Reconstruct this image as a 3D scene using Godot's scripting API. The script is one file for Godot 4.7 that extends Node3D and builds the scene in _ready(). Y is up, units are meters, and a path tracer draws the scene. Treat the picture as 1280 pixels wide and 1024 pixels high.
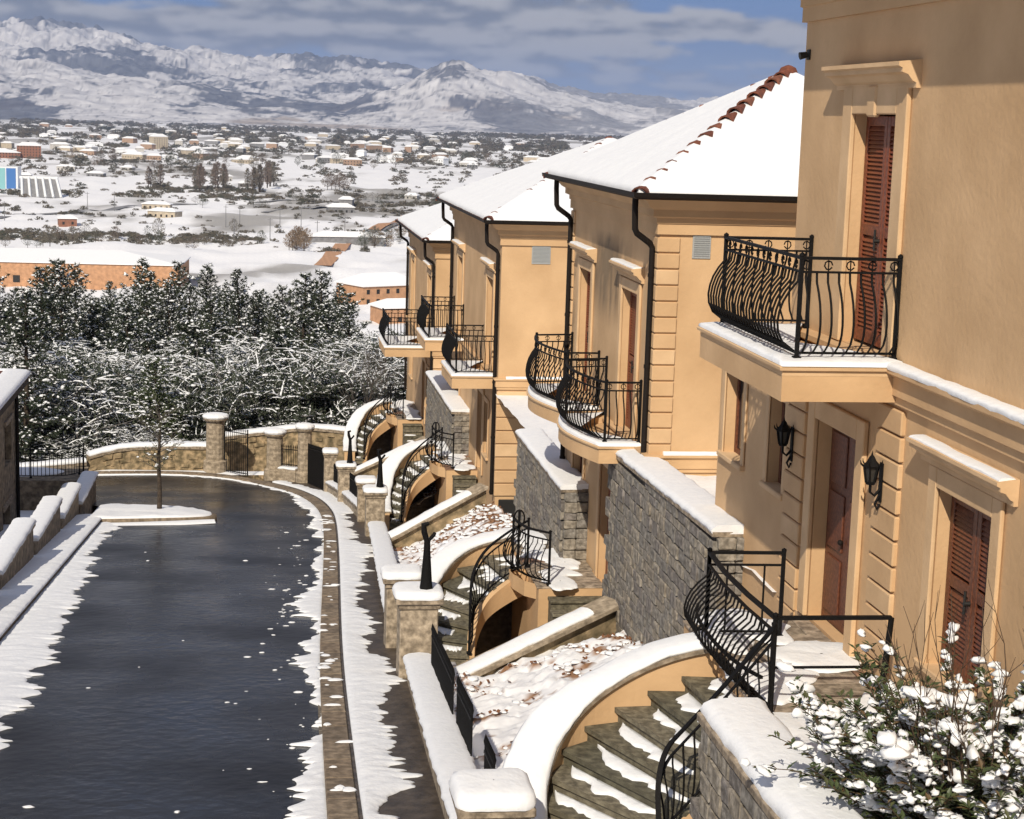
extends Node3D
# The eye is at the origin: heights are metres below eye level, the street runs along -Z, the houses stand at +X.

class B:
	var v := PackedVector3Array()
	var n := PackedVector3Array()
	var c := PackedColorArray()
	var col := Color(1, 1, 1)
	var use_col := false
	func tri(a: Vector3, b: Vector3, d: Vector3) -> void:   # anticlockwise seen from outside
		var nn := (b - a).cross(d - a)
		if nn.length_squared() < 1e-16: return
		nn = nn.normalized()
		v.append(a); v.append(d); v.append(b)
		n.append(nn); n.append(nn); n.append(nn)
		if use_col: c.append(col); c.append(col); c.append(col)
	func quad(a: Vector3, b: Vector3, d: Vector3, e: Vector3) -> void:
		tri(a, b, d); tri(a, d, e)
	func tris(a: Vector3, b: Vector3, d: Vector3, na: Vector3, nb: Vector3, nd: Vector3) -> void:
		v.append(a); v.append(d); v.append(b)
		n.append(na); n.append(nd); n.append(nb)
		if use_col: c.append(col); c.append(col); c.append(col)
	func quads(a: Vector3, b: Vector3, d: Vector3, e: Vector3, na: Vector3, nb: Vector3, nd: Vector3, ne: Vector3) -> void:
		tris(a, b, d, na, nb, nd); tris(a, d, e, na, nd, ne)
	func grid(p: Array, flip := false) -> void:             # rows of points, smooth; columns run left to right seen from outside when rows run upwards
		var h := p.size(); var w: int = p[0].size()
		var nm := []
		for i in h:
			var row := PackedVector3Array()
			for j in w:
				var du: Vector3 = p[i][mini(j + 1, w - 1)] - p[i][maxi(j - 1, 0)]
				var dv: Vector3 = p[mini(i + 1, h - 1)][j] - p[maxi(i - 1, 0)][j]
				var q := du.cross(dv)
				q = q.normalized() if q.length_squared() > 1e-18 else (Vector3.DOWN if flip else Vector3.UP)
				row.append(-q if flip else q)
			nm.append(row)
		for i in h - 1:
			for j in w - 1:
				if flip: quads(p[i][j], p[i + 1][j], p[i + 1][j + 1], p[i][j + 1], nm[i][j], nm[i + 1][j], nm[i + 1][j + 1], nm[i][j + 1])
				else: quads(p[i][j], p[i][j + 1], p[i + 1][j + 1], p[i + 1][j], nm[i][j], nm[i][j + 1], nm[i + 1][j + 1], nm[i + 1][j])
	func box(mn: Vector3, mx: Vector3) -> void:
		var a := Vector3(minf(mn.x, mx.x), minf(mn.y, mx.y), minf(mn.z, mx.z)); var b := Vector3(maxf(mn.x, mx.x), maxf(mn.y, mx.y), maxf(mn.z, mx.z))
		obox(Transform3D(Basis(), (a + b) / 2), b - a)
	func obox(t: Transform3D, s: Vector3) -> void:
		var p := []
		for i in 8: p.append(t * (Vector3((i & 1) - .5, ((i >> 1) & 1) - .5, (i >> 2) - .5) * s))
		quad(p[4], p[5], p[7], p[6]); quad(p[1], p[0], p[2], p[3]); quad(p[5], p[1], p[3], p[7])
		quad(p[0], p[4], p[6], p[2]); quad(p[6], p[7], p[3], p[2]); quad(p[0], p[1], p[5], p[4])
	func cbox(mn: Vector3, mx: Vector3, ch: float) -> void:
		var a := Vector3(minf(mn.x, mx.x), minf(mn.y, mx.y), minf(mn.z, mx.z)); var b := Vector3(maxf(mn.x, mx.x), maxf(mn.y, mx.y), maxf(mn.z, mx.z))
		ocbox(Transform3D(Basis(), (a + b) / 2), b - a, ch)
	func ocbox(t: Transform3D, s: Vector3, ch: float) -> void:   # box with chamfered edges, 44 triangles
		var h := s / 2
		ch = minf(ch, minf(h.x, minf(h.y, h.z)) * .9)
		var P := func(sx: float, sy: float, sz: float, ax: int) -> Vector3:
			var q := Vector3(sx * (h.x - (0.0 if ax == 0 else ch)), sy * (h.y - (0.0 if ax == 1 else ch)), sz * (h.z - (0.0 if ax == 2 else ch)))
			return t * q
		for sgn in [-1.0, 1.0]:
			var f: float = sgn
			var q := [[P.call(f, -1, -1, 0), P.call(f, 1, -1, 0), P.call(f, 1, 1, 0), P.call(f, -1, 1, 0)], [P.call(-1, f, -1, 1), P.call(-1, f, 1, 1), P.call(1, f, 1, 1), P.call(1, f, -1, 1)], [P.call(-1, -1, f, 2), P.call(1, -1, f, 2), P.call(1, 1, f, 2), P.call(-1, 1, f, 2)]]
			for k in q:
				if f > 0: quad(k[0], k[1], k[2], k[3])
				else: quad(k[3], k[2], k[1], k[0])
		for a in [-1.0, 1.0]:
			for b in [-1.0, 1.0]:
				var fl: bool = a * b > 0
				var e := [[P.call(a, b, -1, 0), P.call(a, b, -1, 1), P.call(a, b, 1, 1), P.call(a, b, 1, 0)], [P.call(-1, a, b, 1), P.call(-1, a, b, 2), P.call(1, a, b, 2), P.call(1, a, b, 1)], [P.call(b, -1, a, 2), P.call(b, -1, a, 0), P.call(b, 1, a, 0), P.call(b, 1, a, 2)]]
				for k in e:
					if fl: quad(k[0], k[1], k[2], k[3])
					else: quad(k[3], k[2], k[1], k[0])
				for d in [-1.0, 1.0]:
					var x: Vector3 = P.call(a, b, d, 0); var y: Vector3 = P.call(a, b, d, 1); var z: Vector3 = P.call(a, b, d, 2)
					if a * b * d > 0: tri(x, y, z)
					else: tri(x, z, y)
	func tube(pts: Array, radii: Array, sides := 5, caps := true) -> void:
		var m := pts.size()
		if m < 2: return
		var t0: Vector3 = (pts[1] - pts[0]).normalized()
		var u := t0.cross(Vector3.UP if absf(t0.y) < .9 else Vector3.RIGHT).normalized()
		var rings := []; var nrm := []
		for i in m:
			var t: Vector3 = (pts[mini(i + 1, m - 1)] - pts[maxi(i - 1, 0)]).normalized()
			u = (u - t * u.dot(t)).normalized()
			var w := t.cross(u)
			var r: float = radii[mini(i, radii.size() - 1)]
			var ring := []; var nr := []
			for k in sides:
				var a := TAU * k / sides
				var d := u * cos(a) + w * sin(a)
				ring.append(pts[i] + d * r); nr.append(d)
			rings.append(ring); nrm.append(nr)
		for i in m - 1:
			for k in sides:
				var l := (k + 1) % sides
				quads(rings[i][k], rings[i][l], rings[i + 1][l], rings[i + 1][k], nrm[i][k], nrm[i][l], nrm[i + 1][l], nrm[i + 1][k])
		if caps:
			for k in range(1, sides - 1):
				tri(rings[0][0], rings[0][k + 1], rings[0][k])
				tri(rings[m - 1][0], rings[m - 1][k], rings[m - 1][k + 1])
	func sweep(path: Array, prof: Array, smooth := false, closed_prof := true, caps := true, loop := false) -> void:
		# prof: Vector2(right of the way, up); the way runs horizontally or slopes; mitred. Profile anticlockwise seen looking along the way... right, up, left, down
		var m := path.size(); var k := prof.size(); var rows := []
		for i in m:
			var a: Vector3 = path[(i - 1 + m) % m] if loop else path[maxi(i - 1, 0)]
			var b: Vector3 = path[(i + 1) % m] if loop else path[mini(i + 1, m - 1)]
			var p: Vector3 = path[i]
			var d1 := (p - a); d1.y = 0; var d2 := (b - p); d2.y = 0
			if d1.length_squared() < 1e-10: d1 = d2
			if d2.length_squared() < 1e-10: d2 = d1
			d1 = d1.normalized(); d2 = d2.normalized()
			var r1 := Vector3(-d1.z, 0, d1.x); var r2 := Vector3(-d2.z, 0, d2.x)
			var r := (r1 + r2).normalized()
			r = r / maxf(r.dot(r1), .35)
			var row := []
			for q in prof: row.append(p + r * q.x + Vector3.UP * q.y)
			if closed_prof: row.append(row[0])
			rows.append(row)
		if loop: rows.append(rows[0])
		if smooth: grid(rows, true)
		else:
			for i in rows.size() - 1:
				for j in rows[0].size() - 1:
					quad(rows[i][j], rows[i + 1][j], rows[i + 1][j + 1], rows[i][j + 1])
		if caps and closed_prof and not loop:
			var poly := PackedVector2Array(prof)
			var idx := Geometry2D.triangulate_polygon(poly)
			for i in range(0, idx.size(), 3):
				for e in 2:
					var rr: Array = rows[0] if e == 0 else rows[rows.size() - 1]
					var q0: Vector3 = rr[idx[i]]; var q1: Vector3 = rr[idx[i + 1]]; var q2: Vector3 = rr[idx[i + 2]]
					var way: Vector3 = path[1] - path[0] if e == 0 else path[m - 2] - path[m - 1]
					if (q1 - q0).cross(q2 - q0).dot(way) > 0: tri(q0, q2, q1)
					else: tri(q0, q1, q2)
	func prism(poly: PackedVector2Array, y0: float, y1: float) -> void:   # polygon in x, z
		var idx := Geometry2D.triangulate_polygon(poly)
		for i in range(0, idx.size(), 3):
			var a := poly[idx[i]]; var b := poly[idx[i + 1]]; var d := poly[idx[i + 2]]
			if (b - a).cross(d - a) > 0: var t := b; b = d; d = t
			tri(Vector3(a.x, y1, a.y), Vector3(b.x, y1, b.y), Vector3(d.x, y1, d.y))
			tri(Vector3(a.x, y0, a.y), Vector3(d.x, y0, d.y), Vector3(b.x, y0, b.y))
		var area := 0.0
		for i in poly.size(): area += poly[i].cross(poly[(i + 1) % poly.size()])
		var cw := area < 0
		for i in poly.size():
			var a := poly[i]; var b := poly[(i + 1) % poly.size()]
			if cw: var t := a; a = b; b = t
			quad(Vector3(b.x, y0, b.y), Vector3(a.x, y0, a.y), Vector3(a.x, y1, a.y), Vector3(b.x, y1, b.y))
	func lathe(at: Vector3, prof: Array, sides := 12) -> void:   # Vector2(radius, height) from the bottom up
		var rows := []
		for q in prof:
			var row := []
			for k in sides + 1:
				var a := TAU * k / sides
				row.append(at + Vector3(cos(a) * q.x, q.y, -sin(a) * q.x))
			rows.append(row)
		for i in rows.size() - 1:
			for k in sides: quad(rows[i][k], rows[i][k + 1], rows[i + 1][k + 1], rows[i + 1][k])
	func lump(at: Vector3, s: Vector3, rng: RandomNumberGenerator, seg := 7) -> void:   # a low rounded heap with a flat underside
		var top := at + Vector3(rng.randf_range(-.2, .2) * s.x, s.y, rng.randf_range(-.2, .2) * s.z)
		var r1 := []; var r2 := []
		var ph := rng.randf() * TAU
		for k in seg:
			var a := ph + TAU * k / seg
			var f := rng.randf_range(.75, 1.2)
			r1.append(at + Vector3(cos(a) * s.x * f, rng.randf_range(-.1, .1) * s.y, -sin(a) * s.z * f))
			r2.append(at + Vector3(cos(a) * s.x * f * .68, s.y * rng.randf_range(.6, .85), -sin(a) * s.z * f * .68))
		for k in seg:
			var l := (k + 1) % seg
			var a: Vector3 = r1[k]; var b: Vector3 = r1[l]; var d: Vector3 = r2[l]; var e: Vector3 = r2[k]
			var na := ((a - at) / s / s).normalized(); var nb := ((b - at) / s / s).normalized()
			var nd := ((d - at) / s / s).normalized(); var ne := ((e - at) / s / s).normalized()
			quads(a, b, d, e, na, nb, nd, ne); tris(e, d, top, ne, nd, Vector3.UP)
			tri(at + Vector3(0, -.1 * s.y, 0), b, a)
	func puff(at: Vector3, r: Vector3, turn: Basis, rng: RandomNumberGenerator) -> void:   # a soft rounded clot
		var rows := []; var nm := []; var ph := rng.randf() * 9.0; var f1 := rng.randf_range(.12, .28)
		for i in 6:
			var la := PI * (i / 5.0 - .5); var row := []; var nr := []
			for k in 9:
				var a := TAU * (k % 8) / 8.0; var d := Vector3(cos(la) * cos(a), sin(la), -cos(la) * sin(a))
				var q := 1.0 + f1 * sin(a * 2 + ph + la * 2) + f1 * .6 * sin(a * 3 - ph * 2 + la * 3)
				var p := d * q
				if p.y < 0: p.y *= .45
				row.append(at + turn * (p * r)); nr.append((turn * (d / r)).normalized())
			rows.append(row); nm.append(nr)
		for i in 5:
			for k in 8: quads(rows[i][k], rows[i][k + 1], rows[i + 1][k + 1], rows[i + 1][k], nm[i][k], nm[i][k + 1], nm[i + 1][k + 1], nm[i + 1][k])
	func append(o: B) -> void:
		v.append_array(o.v); n.append_array(o.n); c.append_array(o.c)
	func mesh(base := Vector3.ZERO) -> ArrayMesh:
		var arr := []; arr.resize(Mesh.ARRAY_MAX)
		var w := PackedVector3Array(); w.resize(v.size())
		for i in v.size(): w[i] = v[i] - base
		arr[Mesh.ARRAY_VERTEX] = w; arr[Mesh.ARRAY_NORMAL] = n
		if use_col and c.size() == v.size(): arr[Mesh.ARRAY_COLOR] = c
		var m := ArrayMesh.new()
		m.add_surface_from_arrays(Mesh.PRIMITIVE_TRIANGLES, arr)
		return m

var M := {}
var used := {}
var bases := {}
var R := RandomNumberGenerator.new()
var N1 := FastNoiseLite.new()
var N2 := FastNoiseLite.new()
var NR := FastNoiseLite.new()
var T0 := 0

func stage(s: String) -> void: print(s, " ", Time.get_ticks_msec() - T0, " ms")

func numbered(s: String) -> String:
	if not used.has(s): used[s] = 0; return s
	used[s] += 1
	return "%s_%03d" % [s, used[s]]

func thing(called: String, label: String, category: String, base := Vector3.ZERO, group := "") -> Node3D:
	var o := Node3D.new(); o.name = numbered(called); add_child(o); o.position = base; bases[o] = base
	o.set_meta("label", label); o.set_meta("category", category)
	if group: o.set_meta("group", group)
	return o
func part(called: String, b: B, m: Material, parent: Node3D) -> MeshInstance3D:   # b in world places
	var o := MeshInstance3D.new(); o.name = called
	o.mesh = b.mesh(bases[parent]); o.material_override = m
	parent.add_child(o, true); bases[o] = bases[parent]
	return o
func piece(called: String, me: Mesh, m: Material, t: Transform3D, parent: Node3D) -> MeshInstance3D:   # a shared mesh placed in the world
	var o := MeshInstance3D.new(); o.name = called; o.mesh = me; o.material_override = m
	parent.add_child(o, true); o.transform = Transform3D(t.basis, t.origin - bases[parent]); bases[o] = Vector3.ZERO
	return o
func single(called: String, label: String, category: String, b: B, m: Material, base := Vector3.ZERO, group := "") -> MeshInstance3D:
	var o := MeshInstance3D.new(); o.name = numbered(called); o.mesh = b.mesh(base); o.material_override = m
	add_child(o); o.position = base; bases[o] = base
	o.set_meta("label", label); o.set_meta("category", category)
	if group: o.set_meta("group", group)
	return o
func setting(called: String, b: B, m: Material) -> MeshInstance3D:
	var o := MeshInstance3D.new(); o.name = numbered(called); o.mesh = b.mesh(); o.material_override = m
	add_child(o); bases[o] = Vector3.ZERO; o.set_meta("kind", "structure")
	return o
func stuff(called: String, label: String, category: String, b: B, m: Material) -> MeshInstance3D:
	var o := single(called, label, category, b, m)
	o.set_meta("kind", "stuff")
	return o

# ---------------------------------------------------------------- materials
func lin(r: float, g: float, b: float) -> Color: return Color(r, g, b).linear_to_srgb()

func noise_tex(sd: int, freq: float, oct: int, lo: Color, hi: Color, size := 512, kind := FastNoiseLite.TYPE_SIMPLEX_SMOOTH, fract := FastNoiseLite.FRACTAL_FBM, power := 1.0) -> ImageTexture:
	var f := FastNoiseLite.new(); f.seed = sd; f.frequency = freq; f.fractal_octaves = oct; f.noise_type = kind; f.fractal_type = fract
	var g := f.get_seamless_image(size, size, false, false, .15, true)
	g.convert(Image.FORMAT_L8)
	var d := g.get_data(); var out := PackedByteArray(); out.resize(size * size * 3)
	var lut := []
	for i in 256:
		var t := pow(i / 255.0, power); var q := lo.lerp(hi, t)
		lut.append([int(clampf(q.r, 0, 1) * 255), int(clampf(q.g, 0, 1) * 255), int(clampf(q.b, 0, 1) * 255)])
	for i in size * size:
		var q: Array = lut[d[i]]
		out[i * 3] = q[0]; out[i * 3 + 1] = q[1]; out[i * 3 + 2] = q[2]
	var im := Image.create_from_data(size, size, false, Image.FORMAT_RGB8, out)
	im.generate_mipmaps()
	return ImageTexture.create_from_image(im)
func bump_tex(sd: int, freq: float, oct: int, strength: float, size := 512, kind := FastNoiseLite.TYPE_SIMPLEX_SMOOTH) -> ImageTexture:
	var f := FastNoiseLite.new(); f.seed = sd; f.frequency = freq; f.fractal_octaves = oct; f.noise_type = kind
	var g := f.get_seamless_image(size, size, false, false, .15, true)
	g.convert(Image.FORMAT_RGBA8); g.bump_map_to_normal_map(strength)
	return ImageTexture.create_from_image(g)
func mat(c: Color, rough: float, tex: Texture2D = null, size := 1.0, nrm: Texture2D = null, nscale := 1.0, vc := false) -> StandardMaterial3D:
	var m := StandardMaterial3D.new()
	m.albedo_color = c; m.roughness = rough; m.vertex_color_use_as_albedo = vc
	if tex or nrm:
		m.uv1_triplanar = true; m.uv1_world_triplanar = true; m.uv1_scale = Vector3.ONE / size
		m.albedo_texture = tex
		if nrm: m.normal_enabled = true; m.normal_texture = nrm; m.normal_scale = nscale
	return m
func materials() -> void:
	var mottle := noise_tex(3, .006, 5, Color(.80, .80, .80), Color(1, 1, 1))
	var fine := noise_tex(5, .03, 4, Color(.78, .78, .78), Color(1, 1, 1))
	var blotch := noise_tex(9, .008, 6, Color(.52, .50, .47), Color(1, .98, .95), 512)
	var bfine := bump_tex(11, .05, 4, 3.0)
	var bmid := bump_tex(13, .02, 4, 4.0)
	var bcoarse := bump_tex(17, .01, 5, 6.0)
	var stuc := noise_tex(21, .004, 6, Color(.90, .885, .865), Color(1, 1, 1))
	M.stucco = mat(lin(.615, .408, .224), .92, stuc, 3.1, bfine, .18)
	M.stucco_vc = mat(lin(.615, .408, .224), .92, stuc, 3.1, bfine, .18, true)
	M.trim = mat(lin(.66, .455, .262), .88, stuc, 1.7, bfine, .18)
	M.snow = mat(lin(.81, .822, .84), .75, noise_tex(31, .01, 4, Color(.955, .96, .97), Color(1, 1, 1)), 1.2, bmid, .55)
	M.snow.subsurf_scatter_enabled = false
	M.snowfar = mat(lin(.80, .81, .83), .85, null, 1.0)
	M.iron = mat(lin(.010, .010, .011), .62, noise_tex(33, .03, 4, Color(.7, .66, .62), Color(1, 1, 1), 256), .3, bfine, .3)
	M.iron.metallic_specular = .25
	M.wood = mat(lin(.20, .068, .03), .5, noise_tex(35, .012, 5, Color(.62, .55, .5), Color(1, 1, 1)), .35, bfine, .3)
	M.woodred = mat(lin(.27, .075, .03), .5, noise_tex(36, .012, 5, Color(.62, .55, .5), Color(1, 1, 1)), .35, bfine, .3)
	M.dark = mat(lin(.012, .011, .010), .6)
	M.glass = mat(lin(.02, .022, .025), .06); M.lampglass = mat(lin(.03, .028, .025), .5)
	M.limestone = mat(lin(.58, .50, .40), .9, blotch, .8, bmid, .8)
	M.coping = mat(lin(.47, .40, .32), .9, blotch, .6, bmid, .8)
	M.stair_shade = mat(lin(.12, .105, .09), .95, blotch, .6, bmid, 1.0)  # dark tone standing in for the shade inside the stair arch
	M.rubble = mat(lin(.56, .46, .33), .95, noise_tex(41, .012, 6, Color(.36, .36, .31), Color(1, .95, .88)), 2.2, bcoarse, 1.3)
	M.stone = []
	for k in 5:
		var g: float = [.37, .29, .43, .33, .40][k]
		M.stone.append(mat(lin(g * 1.02, g * [.98, .97, .96, 1.0, .94][k], g * [.92, .96, .86, .97, .82][k]), .9, blotch, .45 + .07 * k, bmid, 1.2))
	M.mortar = mat(lin(.30, .27, .235), .95, blotch, .5, bmid, 1.0)
	M.step = [mat(lin(.22, .205, .15), .85, blotch, .6, bmid, .9), mat(lin(.27, .25, .19), .85, blotch, .5, bmid, .9), mat(lin(.18, .175, .13), .8, blotch, .7, bmid, .9)]
	M.flag = [mat(lin(.50, .43, .36), .75, blotch, .7, bmid, .7), mat(lin(.42, .365, .30), .7, blotch, .6, bmid, .7), mat(lin(.53, .45, .37), .75, blotch, .8, bmid, .7), mat(lin(.42, .25, .17), .75, blotch, .8, bmid, .7)]
	M.kerb = [mat(lin(.34, .27, .2), .9, blotch, .9, bmid, .8), mat(lin(.38, .31, .235), .9, blotch, .8, bmid, .8), mat(lin(.29, .235, .18), .9, blotch, 1.0, bmid, .8)]
	M.pave = mat(lin(.11, .088, .07), .55, blotch, 1.4, bmid, .7)
	M.asphalt = mat(lin(.016, .0155, .018), 1.0, noise_tex(51, .008, 6, Color(.55, .55, .58), Color(1, 1, 1)), 11.0, bump_tex(53, .06, 3, 2.0), .22)
	M.asphalt.metallic_specular = .22; M.asphalt.roughness_texture = noise_tex(55, .005, 6, Color(.14, .14, .14), Color(.42, .42, .42)); M.asphalt.roughness_texture_channel = BaseMaterial3D.TEXTURE_CHANNEL_RED
	M.tile = [mat(lin(.30, .095, .05), .85, blotch, .4, bmid, .7), mat(lin(.24, .075, .045), .85, blotch, .5, bmid, .7), mat(lin(.35, .13, .075), .85, blotch, .45, bmid, .7)]
	M.gutter = mat(lin(.018, .014, .012), .6, fine, .6); M.gutter.metallic_specular = .25
	M.steel = mat(lin(.45, .47, .47), .45, fine, .3)
	M.bark = mat(lin(.085, .065, .05), .95, blotch, .4, bcoarse, 1.0)
	M.needle = []
	for k in 3: M.needle.append(mat(lin([.030, .040, .036][k], [.045, .055, .046][k], [.022, .026, .024][k]), .8, mottle, 1.2))
	M.leaf = [mat(lin(.06, .085, .028), .55, mottle, .6), mat(lin(.085, .095, .035), .55, mottle, .5), mat(lin(.12, .075, .03), .6, mottle, .5)]
	M.dryleaf = mat(lin(.27, .12, .055), .85, blotch, .5)
	M.twig = mat(lin(.13, .085, .055), .9, blotch, .3)
	M.frost_twig = mat(lin(.27, .25, .235), .9, mottle, .4); M.grey_twig = mat(lin(.12, .105, .095), .9, mottle, .4)
	M.soil = mat(lin(.22, .14, .075), .95, noise_tex(61, .012, 5, Color(.45, .42, .36), Color(1, .95, .88)), 1.4, bcoarse, 1.2)
	M.ground = mat(lin(.86, .865, .88), .9, noise_tex(63, .01, 5, Color(.93, .93, .94), Color(1, 1, 1)), 9.0, bcoarse, .6, true)
	M.mountain = mat(Color(1, 1, 1), .95, noise_tex(65, .02, 5, Color(.72, .72, .74), Color(1, 1, 1)), 1400.0, null, 1.0, true)
	M.leftwall = mat(lin(.40, .335, .25), .93, blotch, 1.2, bmid, .8)
	M.terracotta = mat(lin(.40, .27, .19), .9, mottle, 7.0); M.peach = mat(lin(.56, .31, .17), .9, mottle, 7.0)
	M.brickred = mat(lin(.30, .14, .09), .9, mottle, 6.0)
	M.pale = mat(lin(.55, .53, .50), .9, mottle, 9.0)
	M.cream = mat(lin(.55, .47, .36), .9, mottle, 9.0)
	M.greyfar = mat(lin(.24, .24, .25), .9, mottle, 9.0)
	M.blue = mat(lin(.05, .16, .42), .5); M.teal = mat(lin(.22, .46, .48), .5); M.whitewall = mat(lin(.72, .74, .76), .6)
	M.crown = [mat(lin(.20, .155, .125), .95, mottle, 2.0), mat(lin(.17, .15, .115), .95, mottle, 2.0), mat(lin(.075, .085, .055), .95, mottle, 2.0), mat(lin(.24, .17, .11), .95, mottle, 2.0)]
	M.scrub = mat(Color(1, 1, 1), .95, mottle, 3.0, null, 1.0, true)

# ---------------------------------------------------------------- ways and heights
func curve(pts: Array, step: float) -> Array:   # Catmull-Rom through Vector3 points, evenly spaced
	var raw := []
	var m := pts.size()
	for i in m - 1:
		var a: Vector3 = pts[maxi(i - 1, 0)]; var b: Vector3 = pts[i]; var d: Vector3 = pts[i + 1]; var e: Vector3 = pts[mini(i + 2, m - 1)]
		var k := maxi(2, int(ceil(b.distance_to(d) / step * 2)))
		for j in k:
			var t := float(j) / k
			raw.append(.5 * ((2 * b) + (d - a) * t + (2 * a - 5 * b + 4 * d - e) * t * t + (3 * b - a - 3 * d + e) * t * t * t))
	raw.append(pts[m - 1])
	var L := 0.0
	for i in raw.size() - 1: L += raw[i].distance_to(raw[i + 1])
	return resample(raw, maxi(1, int(round(L / step))))
func resample(raw: Array, cnt: int) -> Array:
	var L := [0.0]
	for i in raw.size() - 1: L.append(L[i] + raw[i].distance_to(raw[i + 1]))
	var out := []; var j := 0
	for i in cnt + 1:
		var s: float = L[L.size() - 1] * i / cnt
		while j < raw.size() - 2 and L[j + 1] < s: j += 1
		var seg: float = L[j + 1] - L[j]
		out.append(raw[j].lerp(raw[j + 1], clampf((s - L[j]) / maxf(seg, 1e-6), 0, 1)))
	return out
func street(z: float) -> float:
	if z > -66.0: return -5.49 + .13 * z
	return -14.07 - .35 * (1 - exp((z + 66) / 3.0))
func ramp(tab: Array, x: float) -> float:   # piecewise linear table of Vector2, x rising
	if x <= tab[0].x: return tab[0].y
	for i in tab.size() - 1:
		if x <= tab[i + 1].x: return lerpf(tab[i].y, tab[i + 1].y, smoothstep(0, 1, (x - tab[i].x) / (tab[i + 1].x - tab[i].x)))
	return tab[tab.size() - 1].y
var KERB := [Vector2(1.0, -6), Vector2(1.15, -15), Vector2(1.33, -22.6), Vector2(1.59, -30.4), Vector2(2.17, -43.3), Vector2(2.5, -52), Vector2(2.5, -56.5), Vector2(2.2, -60.5), Vector2(1.5, -64.3), Vector2(.4, -67.2), Vector2(-1.2, -69.0), Vector2(-3.5, -69.7), Vector2(-7.5, -69.5)]
var FENCE := [Vector2(2.1, -6), Vector2(2.15, -12), Vector2(2.26, -15.7), Vector2(2.46, -22), Vector2(2.65, -27.3), Vector2(2.63, -30), Vector2(3.0, -38), Vector2(3.45, -48), Vector2(3.45, -52), Vector2(3.2, -58), Vector2(2.85, -62), Vector2(2.1, -67.2)]
func way(tab: Array, step: float, y := 0.0) -> Array:
	var p := []
	for q in tab: p.append(Vector3(q.x, 0, q.y))
	var out := curve(p, step)
	for i in out.size(): out[i].y = street(out[i].z) + y
	return out
func sub_way(w: Array, za: float, zb: float) -> Array:   # the stretch between two depths, za nearer
	var o := []
	for p in w:
		if p.z <= za and p.z >= zb: o.append(p)
	return o
func jitter(b: B, amp: float, freq: float) -> void:
	N1.frequency = freq
	for i in b.v.size():
		var p: Vector3 = b.v[i]
		b.v[i] = p + Vector3(N1.get_noise_3d(p.x, p.y, p.z), N1.get_noise_3d(p.x + 31, p.y, p.z), N1.get_noise_3d(p.x, p.y + 57, p.z)) * amp
var SNOWPROF := []
func snow_profile(w: float, h: float, over := .03) -> Array:   # rounded cap, right, up, left
	var a := w / 2 + over; var f := minf(1.0, a / .2)
	return [Vector2(a - .02 * f, -.02), Vector2(a, h * .25), Vector2(a - .03 * f, h * .65), Vector2(a - .10 * f, h * .92), Vector2(0, h), Vector2(-a + .10 * f, h * .92), Vector2(-a + .03 * f, h * .65), Vector2(-a, h * .25), Vector2(-a + .02 * f, -.02)]
func snow_cap(path: Array, w: float, h: float, called: String, parent: Node3D, over := .03) -> void:
	var fine := []
	for i in path.size() - 1:
		var k := maxi(1, int(path[i].distance_to(path[i + 1]) / .14))
		for j in k: fine.append(path[i].lerp(path[i + 1], float(j) / k))
	fine.append(path[path.size() - 1])
	var b := B.new()
	b.sweep(fine, snow_profile(w, h, over), true)
	jitter(b, minf(.028, w * .09), 2.2)
	part(called, b, M.snow, parent)

# ---------------------------------------------------------------- camera, sky, sun
func camera_and_light() -> void:
	var f := 2200.0; var vp := Vector2(317, 138); var lean := .031
	var ahead := Vector3((vp.x - 640) / f, (512 - vp.y) / f, -1).normalized()      # the street's direction, in the camera's axes
	var up := Vector3(lean, 1, (ahead.x * lean + ahead.y) / -ahead.z).normalized()
	var right := ahead.cross(up)
	var cam := Camera3D.new(); cam.name = "camera"
	cam.basis = Basis(Vector3(right.x, up.x, -ahead.x), Vector3(right.y, up.y, -ahead.y), Vector3(right.z, up.z, -ahead.z))
	cam.fov = rad_to_deg(2 * atan(512 / f)); cam.near = .2; cam.far = 40000
	add_child(cam); cam.current = true
	var env := Environment.new()
	env.background_mode = Environment.BG_SKY
	var sky := Sky.new(); var sm := PanoramaSkyMaterial.new(); sm.panorama = sky_picture(); sky.sky_material = sm; env.sky = sky
	env.background_energy_multiplier = 1.0
	env.tonemap_mode = Environment.TONE_MAPPER_LINEAR
	env.tonemap_exposure = 1.0
	env.sdfgi_enabled = true; env.ssao_enabled = true; env.ssil_enabled = true
	env.fog_enabled = true; env.fog_density = .00005; env.fog_light_color = lin(.31, .41, .65)
	var we := WorldEnvironment.new(); we.name = "environment"; we.environment = env; add_child(we)
	var sun := DirectionalLight3D.new(); sun.name = "sun"
	sun.light_energy = 1.55; sun.light_angular_distance = .5; sun.light_color = Color(1, .955, .88); sun.shadow_enabled = true
	add_child(sun); sun.look_at_from_position(Vector3.ZERO, Vector3(.42, -.86, -1.0), Vector3.UP)

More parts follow.
